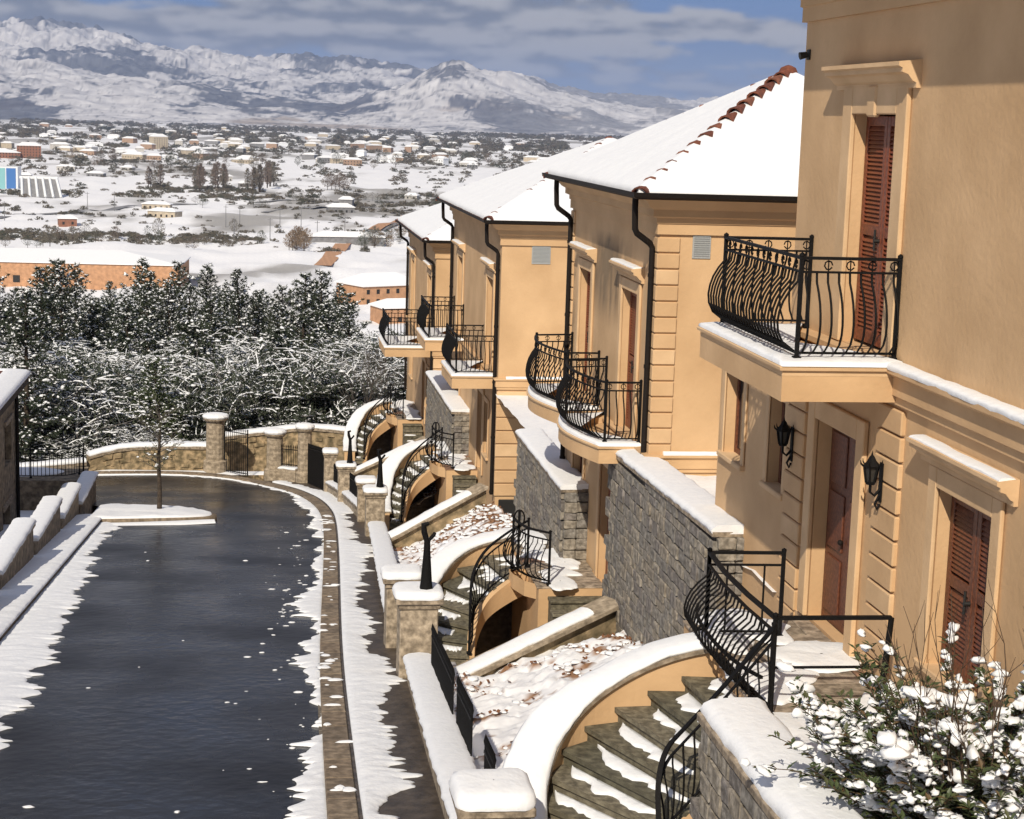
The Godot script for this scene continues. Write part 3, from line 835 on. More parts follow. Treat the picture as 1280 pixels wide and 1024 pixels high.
func lantern(label: String, p: Vector3) -> void:   # p on the wall plane
	var t := thing("wall_lantern", label, "lantern", p, "iron lanterns beside the front door")
	var b := B.new(); b.cbox(p + Vector3(-.02, -.26, -.045), p + Vector3(0, .16, .045), .008); part("back_plate", b, M.iron, t)
	b = B.new(); b.tube([p + Vector3(-.01, -.12, 0), p + Vector3(-.07, -.19, 0), p + Vector3(-.12, -.15, 0), p + Vector3(-.12, -.05, 0)], [.016], 6); b.tube([p + Vector3(-.02, -.2, 0), p + Vector3(-.06, -.28, 0), p + Vector3(-.03, -.34, 0), p + Vector3(-.01, -.28, 0)], [.014], 6); part("bracket", b, M.iron, t)
	b = B.new(); var c := p + Vector3(-.12, .02, 0)
	b.lathe(c, [Vector2(.0, -.10), Vector2(.05, -.09), Vector2(.055, -.06), Vector2(.0, -.058)], 6)
	for k in 6:
		var a := TAU * k / 6
		b.tube([c + Vector3(cos(a) * .05, -.07, sin(a) * .05), c + Vector3(cos(a) * .08, .10, sin(a) * .08)], [.012], 4)
		b.tube([c + Vector3(cos(a) * .08, .10, sin(a) * .08), c + Vector3(cos(a) * .115, .13, sin(a) * .115), c + Vector3(cos(a) * .12, .165, sin(a) * .12)], [.012, .01, .004], 4)
	part("cage", b, M.iron, t)
	b = B.new(); b.lathe(c, [Vector2(.09, .09), Vector2(.095, .11), Vector2(.05, .16), Vector2(.03, .2), Vector2(.012, .22), Vector2(0, .27)], 6); part("cap", b, M.iron, t)
	b = B.new(); b.lathe(c, [Vector2(.04, -.06), Vector2(.068, .09), Vector2(0, .091)], 6); part("glass", b, M.lampglass, t)

func house_near() -> void:
	var x := 6.5
	var t := thing("stucco_house", "tan stucco house nearest the camera, at the right edge, with corner balcony and louvred door", "house", Vector3(9, -6.4, -14), "tan stucco houses stepping down the street")
	var d1 := [-18.72, -17.37, -2.33, .16]
	body(t, x, 15, -5.0, -20.65, -2.66, 1.5, [d1])
	var w1 := [-23.36, -22.45, -4.49, -3.37]; var w2 := [-21.25, -20.58, -4.48, -3.35]; var dl := [-19.35, -17.92, -5.68, -3.31]; var w3 := [-15.67, -14.38, -5.1, -3.35]
	body(t, x + .004, 14.9, -5.1, -23.7, -10.8, -2.70, [w1, w2, dl, w3])
	roof(t, x, 15, -5.0, -20.65, 1.85, Vector3(11, 4.6, -13), [-.05, .05], .64)
	var b := B.new(); b.box(Vector3(x - .03, 1.32, -20.68), Vector3(x + .2, 1.5, -5.0)); part("frieze", b, M.stucco, t)
	# string course and its snow
	b = B.new(); b.sweep([Vector3(9, -2.66, -20.6), Vector3(x, -2.66, -20.6), Vector3(x, -2.66, -5.2)], [Vector2(-.1, -.08), Vector2(.05, -.08), Vector2(.05, 0), Vector2(.09, .02), Vector2(.09, .2), Vector2(.17, .25), Vector2(.17, .31), Vector2(-.1, .33)])
	var sc := part("string_course", b, M.stucco, t)
	snow_cap([Vector3(x - .082, -2.352, -16.8), Vector3(x - .082, -2.352, -5.3)], .18, .055, "snow", sc, .01)
	b = B.new(); b.quad(Vector3(x, -2.70, -20.65), Vector3(14.9, -2.70, -20.65), Vector3(14.9, -2.70, -23.7), Vector3(x, -2.70, -23.7)); part("terrace", b, M.coping, t)
	# upper door
	shutters(t, x + .12, d1[0], d1[1], d1[2] + .02, d1[3], M.woodred)
	surround(t, x, d1, .30, .055)
	b = B.new(); b.cbox(Vector3(x - .075, .13, -18.2), Vector3(x - .0, .46, -17.95), .02); part("keystone", b, M.trim, t)
	hood(t, x, -19.28, -16.86, .42, 1.0, 0)
	# balcony
	balcony(t, [Vector2(6.5, -20.15), Vector2(5.25, -20.15), Vector2(5.25, -16.85), Vector2(6.5, -16.85)], -2.36, [Vector2(6.48, -19.95), Vector2(5.45, -19.95), Vector2(5.45, -17.05), Vector2(6.48, -17.05)], .20, .115, .36)
	# lower openings
	casement(t, x + .14, w1); surround(t, x, w1, .14, .03, true); casement(t, x + .14, w2); surround(t, x, w2, .14, .03, true)
	plank_door(t, x + .16, dl, M.wood); surround(t, x, dl, .24, .06)
	shutters(t, x + .12, w3[0], w3[1], w3[2], w3[3], M.wood); surround(t, x, w3, .2, .045, true); hood(t, x, -16.1, -13.95, -3.15, .85, .03)
	quoins(t, x - .045, x + .02, -17.36, -16.66, -2.78, -5.75, .27); quoins(t, x - .045, x + .02, -20.46, -19.76, -2.78, -6.1, .27)
	b = B.new(); b.box(Vector3(x - .02, -6.6, -20.5), Vector3(x + .03, -5.72, -5.2)); part("plinth", b, M.trim, t)
	b = B.new(); b.tube([Vector3(x - .03, .85, -20.5), Vector3(x - .12, .83, -20.5)], [.035, .045], 8); b.box(Vector3(x - .02, .79, -20.55), Vector3(x, .91, -20.45)); part("spotlight", b, M.dark, t)
	lantern("black iron wall lantern left of the near house's front door, beside a small window", Vector3(x - .045, -3.72, -20.15))
	lantern("black iron wall lantern right of the near house's front door, under the balcony", Vector3(x - .045, -3.55, -17.1))

func vent(house: Node3D, x: float, y: float, z: float, w: float, h: float) -> void:
	var b := B.new(); b.box(Vector3(x, y, z), Vector3(x + w, y + h, z + .02)); var f := part("vent_grille", b, M.steel, house)
	b = B.new(); var k := 0.04
	while k < h - .02: b.obox(Transform3D(Basis(Vector3.RIGHT, .5), Vector3(x + w / 2, y + k, z + .026)), Vector3(w - .04, .022, .006)); k += .035
	part("slats", b, M.steel, f).set_meta("kind", "stuff")

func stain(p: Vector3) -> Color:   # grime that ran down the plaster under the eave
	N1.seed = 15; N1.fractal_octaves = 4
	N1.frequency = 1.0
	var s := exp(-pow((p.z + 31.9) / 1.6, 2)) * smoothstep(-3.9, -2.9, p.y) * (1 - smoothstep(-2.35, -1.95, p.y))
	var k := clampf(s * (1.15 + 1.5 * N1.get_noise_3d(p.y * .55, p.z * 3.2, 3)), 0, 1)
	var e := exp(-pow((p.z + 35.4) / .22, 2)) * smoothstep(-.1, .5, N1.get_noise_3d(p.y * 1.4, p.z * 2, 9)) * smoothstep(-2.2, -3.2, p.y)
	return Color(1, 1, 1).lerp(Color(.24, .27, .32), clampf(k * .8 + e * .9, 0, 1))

func row_house(k: int) -> void:
	var x := 6.5
	var S: Dictionary = [
		{zn = -27.85, zf = -35.75, ye = -1.15, yu = -5.39, yb = -12.0, xb = 12.8, apex = Vector3(9.7, .93, -31.8), lift = [-.008, .062], label = "third tan stucco house up the street, with two bowed balconies and red hip tiles"},
		{zn = -46.0, zf = -57.3, ye = -2.68, yu = -6.85, yb = -14.0, xb = 14.3, apex = Vector3(10.4, -.55, -51.6), lift = [-.016, -.004], label = "second tan stucco house from the far end, with banded lower storey"},
		{zn = -62.7, zf = -73.8, ye = -4.40, yu = -8.31, yb = -15.6, xb = 14.3, apex = Vector3(10.4, -2.3, -68.2), lift = [-.015, -.01], label = "farthest tan stucco house, last in the row above the trees"}][k]
	var t := thing("stucco_house", S.label, "house", Vector3(9, S.yb, (S.zn + S.zf) / 2), "tan stucco houses stepping down the street")
	var zn: float = S.zn; var zf: float = S.zf; var ye: float = S.ye; var yu: float = S.yu
	var L := zn - zf
	var doors := [[-30.45, -29.15], [-34.55, -33.35]] if k == 0 else [[zn - 2.6, zn - 1.25], [zf + 1.6, zf + 2.9]]
	var holes := []
	for d in doors: holes.append([d[0], d[1], yu + .02, yu + 2.5])
	body(t, x, S.xb, zn, zf, yu - .28, ye - .05, holes, stain if k == 0 else null)
	var lower := []
	var ly := yu - 3.2
	lower.append([doors[0][0] - 1.3, doors[0][0] - .2, ly, ly + 2.3]); lower.append([doors[1][0] - .1, doors[1][0] + 1.0, ly + .9, ly + 2.3]); lower.append([doors[0][0] + .1, doors[0][0] + .9, ly + .7, ly + 2.2])
	body(t, x + .004, S.xb - .1, zn - .004, zf + .004, S.yb, yu - .30, lower)
	roof(t, x, S.xb, zn, zf, ye, S.apex, S.lift)
	for h in holes:
		shutters(t, x + .12, h[0], h[1], h[2], h[3], M.woodred); surround(t, x, h, .2, .05); hood(t, x, h[0] - .32, h[1] + .32, h[3] + .22, .95, .04)
	plank_door(t, x + .14, lower[0], M.woodred); surround(t, x, lower[0], .18, .05)
	for i in [1, 2]: casement(t, x + .13, lower[i]); surround(t, x, lower[i], .14, .035, true)
	var b := B.new()
	b.sweep([Vector3(S.xb - .2, yu - .30, zf), Vector3(x, yu - .30, zf), Vector3(x, yu - .30, zn), Vector3(S.xb - .2, yu - .30, zn)], [Vector2(-.1, 0), Vector2(.04, 0), Vector2(.04, .05), Vector2(.07, .07), Vector2(.07, .22), Vector2(.12, .26), Vector2(.12, .30), Vector2(-.1, .32)])
	var sc := part("string_course", b, M.stucco, t)
	snow_cap([Vector3(x + .2, yu + .01, zn + .06), Vector3(S.xb - .4, yu + .01, zn + .06)], .10, .05, "snow", sc, .012)
	downpipe(t, x, zn - .12, ye, yu - 3.2)
	downpipe(t, x, zf + .25, ye, yu - 3.2)
	if k == 0:
		quoins(t, x - .035, x + .34, zn - .30, zn + .035, ye - .66, yu - .28, .262)
		quoins(t, x - .035, x + .3, zf - .03, zf + .35, ye - .66, yu - .28, .262)
		vent(t, 7.05, -2.15, zn, .30, .42)
		var s := func(z0: float, z1: float) -> Array:
			var o := []
			for i in 13:
				var u := i / 12.0
				o.append(Vector2(6.5 - (.72 + .33 * sin(PI * (1 - u) * .9)) * clampf(minf(u * 20, 1.0), 0, 1), lerpf(z0, z1, u)))
			o[0].x = 6.5
			o.append(Vector2(6.5, z1)); return o
		for z in [[-31.7, -28.55], [-35.3, -32.25]]:
			var ol: Array = s.call(z[0], z[1]); var rl := []
			for q in ol: rl.append(Vector2(minf(q.x + .11, 6.48), clampf(q.y, z[0] + .1, z[1] - .1)))
			balcony(t, ol, yu, rl, .17, .12, .30)
	else:
		b = B.new(); b.ocbox(Transform3D.IDENTITY, Vector3(4.6, .335, .05), .016)
		var me := b.mesh(); var y: float = yu - .34
		for i in 8:
			piece("quoin", me, M.stucco if i % 4 else M.trim, Transform3D(Basis(), Vector3(x + 2.27, y - .18, zn + .015)), t); y -= .36
		vent(t, 7.3, ye - 1.1, zn, .5, .5)
		for z in ([[zn - 3.0, zn - .35], [zf + .6, zf + 3.4]] if k == 1 else [[zn - 3.4, zn - .4]]):
			var xo := 5.3 if k == 1 else 4.75
			balcony(t, [Vector2(6.5, z[0]), Vector2(xo, z[0]), Vector2(xo, z[1]), Vector2(6.5, z[1])], yu, [Vector2(6.48, z[0] + .12), Vector2(xo + .12, z[0] + .12), Vector2(xo + .12, z[1] - .12), Vector2(6.48, z[1] - .12)], .15, .12, .34)
	# dark basement opening at the foot of the near side
	b = B.new(); b.cbox(Vector3(x + .1, yu - 3.85, zn + .0), Vector3(x + 2.3, yu - 3.3, zn + .06), .02); part("basement_vent", b, M.dark, t)

# ---------------------------------------------------------------- front gardens, stairs and walls
var stone_meshes := []
func make_stones() -> void:
	for k in 7:
		var b := B.new(); var rng := RandomNumberGenerator.new(); rng.seed = 300 + k
		b.ocbox(Transform3D.IDENTITY, Vector3(1, 1, 1), .09)
		var off := {}
		for i in b.v.size():
			var key := Vector3i(b.v[i] * 50)
			if not off.has(key): off[key] = Vector3(rng.randf_range(-.05, .05), rng.randf_range(-.10, .10), rng.randf_range(-.06, .06))
			b.v[i] += off[key]
		for i in range(0, b.v.size(), 3):
			var nn := (b.v[i + 2] - b.v[i]).cross(b.v[i + 1] - b.v[i]).normalized()
			for j in 3: b.n[i + j] = nn
		stone_meshes.append(b.mesh())
func stone_face(parent: Node3D, x: float, za: float, zb: float, ybot: Callable, ytop: Callable, sd: int, big := 1.0) -> void:   # stones on a face that looks to -X, za nearer
	var rng := RandomNumberGenerator.new(); rng.seed = sd
	var lo := 1e9; var hi := -1e9
	for i in 9: var z := lerpf(za, zb, i / 8.0); lo = minf(lo, ybot.call(z)); hi = maxf(hi, ytop.call(z))
	var y := lo; 
	while y < hi:
		var h := rng.randf_range(.13, .24) * big; var z := za + rng.randf_range(-.1, 0)
		while z > zb:
			var w := rng.randf_range(.22, .55) * big; var zc := z - w / 2
			var bad: bool = y + h * .5 > ytop.call(zc) - .04 or y + h * .5 < ybot.call(zc) - .1 or zc < zb or zc > za
			if not bad:
				var t := Transform3D(Basis(Vector3.RIGHT, rng.randf_range(-.07, .07)).scaled(Vector3(.15, h * .97, w * .98)), Vector3(x + .055 + rng.randf_range(-.012, .010), y + h / 2, zc))
				piece("stone", stone_meshes[rng.randi() % 7], M.stone[rng.randi() % 5], t, parent)
			z -= w
		y += h
func retaining(label: String, za: float, zb: float, top: Callable, bot: Callable, x: float, sd: int, seen: float) -> void:
	var t := thing("retaining_wall", label, "wall", Vector3(x, bot.call((za + zb) / 2), (za + zb) / 2), "grey stone retaining walls between the houses")
	var b := B.new(); var p := [Vector3(x + .27, 0, za), Vector3(x + .27, 0, zb)]; p = resample(p, 10)
	var rows := []
	for q in p: rows.append([Vector3(q.x + .25, bot.call(q.z), q.z), Vector3(q.x + .25, top.call(q.z), q.z), Vector3(q.x - .21, top.call(q.z), q.z), Vector3(q.x - .21, bot.call(q.z), q.z)])
	for i in 10:
		for j in 3: b.quad(rows[i][j], rows[i + 1][j], rows[i + 1][j + 1], rows[i][j + 1])
	b.quad(rows[0][0], rows[0][1], rows[0][2], rows[0][3]); b.quad(rows[10][3], rows[10][2], rows[10][1], rows[10][0])
	part("core", b, M.mortar, t)
	stone_face(t, x, za, zb, func(_z): return seen, top, sd)
	# end stones facing the camera
	var rng := RandomNumberGenerator.new(); rng.seed = sd + 5
	var y := seen
	while y < top.call(za) - .1:
		var h := minf(rng.randf_range(.14, .24), top.call(za) - y)
		for k in 2: piece("stone", stone_meshes[rng.randi() % 7], M.stone[rng.randi() % 5], Transform3D(Basis().scaled(Vector3(.24, h * .93, .12)), Vector3(x + .16 + .25 * k, y + h / 2, za + .005)), t)
		y += h
	var cp := B.new(); var path := []
	for q in p: path.append(Vector3(q.x, top.call(q.z), q.z))
	cp.sweep(path, [Vector2(.31, .002), Vector2(.31, .07), Vector2(-.31, .07), Vector2(-.31, .002)])
	part("coping", cp, M.coping, t)
	snow_cap(lift(path, .068), .60, .10, "snow", t)

func flat_snow(poly: PackedVector2Array, y: Callable, h: float) -> B:   # thin domed patch of snow with a wavering edge
	var b := B.new(); var c := Vector2.ZERO; var m := poly.size(); var rows := []
	for q in poly: c += q / m
	var area := 0.0
	for i in m: area += poly[i].cross(poly[(i + 1) % m])
	N1.seed = 52; N1.frequency = 1.0; N1.fractal_octaves = 3
	for s in [[1.0, .0], [.985, .4], [.94, .75], [.8, 1.0], [.4, 1.05], [.03, 1.0]]:
		var row := []
		for i in m * 4 + 1:
			var t := i / 4.0; var k := int(t); var q := poly[k % m].cubic_interpolate(poly[(k + 1) % m], poly[(k - 1 + m) % m], poly[(k + 2) % m], t - k)
			q = c.lerp(q, s[0] * (1.0 + .10 * N1.get_noise_2d(q.x * 5, q.y * 5)))
			row.append(Vector3(q.x, y.call(q) + .003 + h * s[1] * (1 + .3 * N1.get_noise_2d(q.x * 2.5, q.y * 2.5)), q.y))
		rows.append(row)
	b.grid(rows, area > 0)
	return b

func blob_poly(c: Vector2, rx: float, rz: float, rng: RandomNumberGenerator, n := 13) -> PackedVector2Array:
	var p := PackedVector2Array()
	for i in n:
		var a := TAU * i / n; var f := rng.randf_range(.65, 1.15)
		p.append(c + Vector2(cos(a) * rx * f, sin(a) * rz * f))
	return p

func entrance(k: int) -> void:
	var off: Vector3 = [Vector3.ZERO, Vector3.ZERO, Vector3(.35, -1.6, -18.8), Vector3(.3, -3.0, -35.4)][k]
	var L: float = -5.7 if k == 0 else -8.5 + off.y
	var who: String = ["the nearest house", "the house with bowed balconies", "the house with banded lower storey", "the farthest house"][k]
	var oc := []; var ic := []
	if k == 0:
		for q in [Vector2(5.0, -17.7), Vector2(4.14, -17.8), Vector2(3.5, -17.65), Vector2(3.1, -17.2), Vector2(2.9, -16.5), Vector2(2.85, -15.4)]: oc.append(Vector3(q.x, 0, q.y))
		for q in [Vector2(5.0, -15.85), Vector2(4.45, -15.7), Vector2(4.12, -15.65), Vector2(3.93, -15.6), Vector2(3.8, -15.35), Vector2(3.75, -14.9)]: ic.append(Vector3(q.x, 0, q.y))
	else:
		for q in [Vector2(5.25, -34.2), Vector2(4.34, -33.95), Vector2(3.75, -33.3), Vector2(3.35, -32.3), Vector2(3.1, -30.9)] if k == 1 else [Vector2(5.25, -34.2), Vector2(4.5, -33.95), Vector2(4.0, -33.3), Vector2(3.72, -32.3), Vector2(3.62, -30.9)]: oc.append(Vector3(q.x + off.x, 0, q.y + off.z))
		for q in [Vector2(5.25, -32.4), Vector2(4.85, -32.3), Vector2(4.38, -32.0), Vector2(4.08, -31.45), Vector2(3.95, -30.7)]: ic.append(Vector3(q.x + off.x, 0, q.y + off.z))
	var ns: int = [11, 7, 9, 9][k]; var rise := .17
	var outer := resample(curve(oc, .15), ns); var inner := resample(curve(ic, .1), ns)
	var rng := RandomNumberGenerator.new(); rng.seed = 500 + k
	var t := thing("front_stair", "curved stone stair rising from the street to %s" % who, "stair", Vector3(4.6 + off.x, L - rise * ns - .1, (outer[0].z + inner[ns].z) / 2), "curved front stairs")
	for i in ns:
		var top := L - rise * (i + 1)
		var f0: Vector3 = outer[i + 1] - outer[i]; var f1: Vector3 = inner[i + 1] - inner[i]
		var nose := .12
		var poly := PackedVector2Array([Vector2(outer[i].x, outer[i].z), Vector2(outer[i + 1].x + f0.x * nose, outer[i + 1].z + f0.z * nose), Vector2(inner[i + 1].x + f1.x * nose, inner[i + 1].z + f1.z * nose), Vector2(inner[i].x, inner[i].z)])
		var b := B.new(); b.prism(poly, top - .055, top)
		var p2 := PackedVector2Array([Vector2(outer[i].x, outer[i].z), Vector2(outer[i + 1].x, outer[i + 1].z), Vector2(inner[i + 1].x, inner[i + 1].z), Vector2(inner[i].x, inner[i].z)])
		b.prism(p2, top - rise - .02, top - .056)
		var st := part("step", b, M.step[(i * 2 + k) % 3], t)
		# snow towards the back of the tread, in patches
		var a0 := Vector2(outer[i].x, outer[i].z); var a1 := Vector2(outer[i + 1].x, outer[i + 1].z); var c0 := Vector2(inner[i].x, inner[i].z); var c1 := Vector2(inner[i + 1].x, inner[i + 1].z)
		var s0 := rng.randf_range(.03, .14); var s1 := rng.randf_range(.6, .93); var rw := []
		for j in 25:
			var u := lerpf(s0, s1, j / 24.0); var bk := a0.lerp(c0, u); var fr := a1.lerp(c1, u); var e := clampf(.55 + N1.get_noise_2d(u * 3.1 + i * 7, k * 9) * .7 + N1.get_noise_2d(u * 11 + i * 3, 4) * .3, .16, .97) * smoothstep(0, .1, minf(u - s0, s1 - u) + .02); var col := []
			for q in [[.03, .0], [.05, .035], [.35, .04], [.7, .03], [.93, .018], [1.0, .0]]: var w := bk.lerp(fr, maxf(.03, e * q[0])); col.append(Vector3(w.x, top + .002 + q[1], w.y))
			rw.append(col)
		var sb := B.new(); sb.grid(rw)
		if sb.n.size() and sb.n[sb.n.size() / 2].y < 0: sb = B.new(); sb.grid(rw, true)
		part("snow", sb, M.snow, st)
	# stringer below the inner ends, arched underneath
	var b := B.new(); var n2 := 40; var fi := resample(curve(ic, .05), n2); var gnd: float = L - rise * ns - 1.9
	var rows := []
	for i in n2 + 1:
		var u := float(i) / n2; var p: Vector3 = fi[i]
		var d: Vector3 = fi[mini(i + 1, n2)] - fi[maxi(i - 1, 0)]; d = d.normalized(); var r := Vector3(d.z, 0, -d.x)   # towards the inner side
		var top := L - rise * ns * u - .02
		var bot := top - .34 - .25 * absf(u - .45) if u < .72 else lerpf(top - .42, gnd, smoothstep(.72, .96, u))
		rows.append([p + r * .10 + Vector3.UP * bot, p + r * .10 + Vector3.UP * top, p - r * .04 + Vector3.UP * top, p - r * .04 + Vector3.UP * bot])
	for i in n2:
		for j in 4: b.quad(rows[i][j], rows[i][(j + 1) % 4], rows[i + 1][(j + 1) % 4], rows[i + 1][j])
	b.quad(rows[n2][0], rows[n2][1], rows[n2][2], rows[n2][3])
	part("stringer", b, M.stucco, t)
	# handrail over the inner ends
	var rail := []
	for i in n2 + 1: rail.append(fi[i] + Vector3.UP * (L - rise * ns * i / n2 + .02))
	rail.reverse()
	railing(t, rail, .92, .06, .15, false, false, "stair_railing", 0.0, .011)
	# landing
	var land := thing("entrance_landing", "stone paved landing in front of %s" % who, "landing", Vector3(5.8, L - .8, -18 if k == 0 else -32 + off.z), "stone landings at the front doors")
	var lx := 5.0 if k == 0 else 5.25 + off.x; var z0: float = -15.85 if k == 0 else -31.0 + off.z; var z1: float = -19.3 if k == 0 else -35.2 + off.z
	b = B.new(); b.box(Vector3(lx, L - (3.6 if k == 0 else 3.4), z1), Vector3(6.52, L - .035, z0)); part("base", b, M.stucco, land)
	var z := z0; var row := 0
	while z > z1 + .2:
		var dz := rng.randf_range(.5, .7); var x := lx - .03
		while x < 6.45:
			var w := minf(rng.randf_range(.45, .85), 6.5 - x)
			var s := B.new(); s.cbox(Vector3(x + .006, L - .034, maxf(z - dz, z1) + .006), Vector3(x + w - .006, L + rng.randf_range(-.004, .004), z - .006), .008)
			part("flagstone", s, M.flag[rng.randi() % 3 if rng.randf() > .15 else 3], land); x += w
		z -= dz; row += 1
	for i in 6:
		var c := Vector2(rng.randf_range(lx + .3, 6.2), lerpf(z0, z1, (i + .4) / 6))
		part("snow", flat_snow(blob_poly(c, rng.randf_range(.25, .55), rng.randf_range(.3, .7), rng), func(_q): return L + .004, .04), M.snow, land)
	# bowed iron railing at the landing edge
	var bow := []
	if k == 0: bow = [Vector3(5.9, L, -18.5), Vector3(5.06, L, -18.55), Vector3(5.0, L, -17.7), Vector3(5.0, L, -16.8), Vector3(5.04, L, -15.95), Vector3(6.2, L, -15.92)]
	else: bow = [Vector3(4.95, L, -32.35), Vector3(4.98, L, -32.0), Vector3(5.12, L, -31.5), Vector3(5.45, L, -31.1)]
	for i in bow.size(): if k > 0: bow[i] += Vector3(off.x, 0, off.z)
	if k > 0:
		b = B.new(); var poly := PackedVector2Array()
		for q in bow: poly.append(Vector2(q.x - .06, q.z))
		poly.append(Vector2(lx + .1, bow[3].z)); poly.append(Vector2(lx + .1, bow[0].z))
		b.prism(poly, L - .3, L - .01); part("bowed_edge", b, M.stucco, land)
	var rt := thing("iron_railing", "black bowed iron railing on the landing of %s" % who, "railing", Vector3(bow[1].x, L, bow[1].z), "bowed iron railings on the landings")
	if k == 0:
		var cage := [bow[1], bow[2], bow[3], bow[4]]
		railing(rt, cage, 1.0, .27, .12, false, false, "bowed_rail", 0.0, .012)
		b = B.new(); var band := []
		for i in 15: var u := i / 14.0; band.append((bow[1] as Vector3).lerp(bow[4], u) + Vector3(-.28 * pow(sin(PI * clampf(u, .02, .98)), .35), .40, 0))
		bar(b, band, .03, .03); part("belly_band", b, M.iron, rt)
		railing(rt, [bow[0], bow[1]], 1.0, .0, .3, false, true, "side_rail", 0.0, .012)
		b = B.new(); bar(b, lift([bow[4], bow[5]], 1.0), .05, .035); bar(b, lift([bow[4], bow[5]], .5), .03, .02)
		b.tube([bow[5] + Vector3(0, 1.0, 0), bow[5] + Vector3(-.03, .55, 0), bow[5] + Vector3(-.08, .0, 0)], [.03, .035, .03], 5)
		part("grab_rail", b, M.iron, rt)
	else:
		var fine := curve(bow, .15)
		railing(rt, fine, 1.0, .20, .11, false, false, "bowed_rail", 0.0, .012)
		b = B.new(); var hoop := []
		for i in 13: var a := PI * 1.5 * i / 12; hoop.append(bow[0] + Vector3(.10 - .10 * cos(a), 1.0 + .16 * sin(a), .05))
		b.tube(hoop, [.018], 6); b.tube([bow[0] + Vector3(.1, 0, .05), bow[0] + Vector3(.1, 1.15, .05)], [.028], 6); part("newel_hoop", b, M.iron, rt)
		# straight flight down towards the street side
		var fl := thing("straight_stair", "short straight stone steps below the landing of %s" % who, "stair", Vector3(5.9 + off.x, L - 1.1, bow[3].z + .8), "straight steps below the landings")
		for i in 6:
			var s := B.new(); var zz: float = z0 + .29 * i; var yy := L - .17 * (i + 1)
			s.cbox(Vector3(5.42 + off.x, yy - .06, zz), Vector3(6.46, yy, zz + .33), .012); s.box(Vector3(5.44 + off.x, yy - 2.4, zz), Vector3(6.44, yy - .061, zz + .29))
			var st := part("step", s, M.step[i % 3], fl)
			if i > 1: part("snow", flat_snow(blob_poly(Vector2(5.65 + off.x + .1 * (i % 2), zz + .13), .22, .08, rng), func(_q): return yy, .03), M.snow, st)
	# curved garden wall outside the stair, snow on its coping
	var gw := thing("curved_wall", "curved low tan garden wall capped with snow beside the stair of %s" % who, "wall", Vector3(4 + off.x, L - 1.6, outer[3].z), "curved snow capped garden walls")
	var of := resample(curve(oc, .08), 44); var wr := []; var cap := []
	for i in 45:
		var u := i / 44.0; var p: Vector3 = of[i]
		var d: Vector3 = of[mini(i + 1, 44)] - of[maxi(i - 1, 0)]; d = d.normalized(); var r := Vector3(-d.z, 0, d.x)     # outwards
		var top := L + .14 - (rise * ns * .93) * smoothstep(-.05, 1.0, u)
		var by := minf(top - .9, street(p.z) - 2.6)
		wr.append([p + r * .40 + Vector3.UP * by, p + r * .40 + Vector3.UP * top, p + Vector3.UP * top, p + Vector3.UP * by])
		cap.append(p + r * .20 + Vector3.UP * (top + .05))
	b = B.new()
	for i in 44:
		for j in 3: b.quad(wr[i][j], wr[i + 1][j], wr[i + 1][j + 1], wr[i][j + 1])
	b.quad(wr[44][3], wr[44][2], wr[44][1], wr[44][0]); b.quad(wr[0][0], wr[0][1], wr[0][2], wr[0][3])
	part("wall", b, M.stucco, gw)
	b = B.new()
	for i in 44:      # added dark lining, put in for the deep shade under the steps
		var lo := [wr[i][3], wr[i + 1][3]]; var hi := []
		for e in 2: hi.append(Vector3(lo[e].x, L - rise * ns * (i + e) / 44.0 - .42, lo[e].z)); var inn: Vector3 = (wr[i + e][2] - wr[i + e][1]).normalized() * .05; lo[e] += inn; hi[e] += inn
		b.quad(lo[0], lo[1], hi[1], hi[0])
	part("shade_lining", b, M.stair_shade, gw)
	b = B.new(); b.sweep(lift(cap, -.05), [Vector2(.25, .0), Vector2(.25, .05), Vector2(-.25, .05), Vector2(-.25, .0)]); part("coping", b, M.coping, gw)
	snow_cap(cap, .47, .10, "snow", gw, .02)

func sloped_coping(label: String, a: Vector3, c: Vector3, sd: int) -> void:
	var t := thing("sloping_wall", label, "wall", Vector3((a.x + c.x) / 2, a.y - .9, (a.z + c.z) / 2), "sloping snow capped walls beside the steps")
	var path := resample([a, c], 12); var b := B.new()
	b.sweep(path, [Vector2(.16, -3.2), Vector2(.16, 0), Vector2(-.16, 0), Vector2(-.16, -3.2)]); part("wall", b, M.rubble, t)
	b = B.new(); b.sweep(path, [Vector2(.27, .002), Vector2(.27, .07), Vector2(-.27, .07), Vector2(-.27, .002)]); part("coping", b, M.limestone, t)
	var sp := path.slice(0, 11)
	snow_cap(lift(sp, .068), .40, .075, "snow", t, .0)

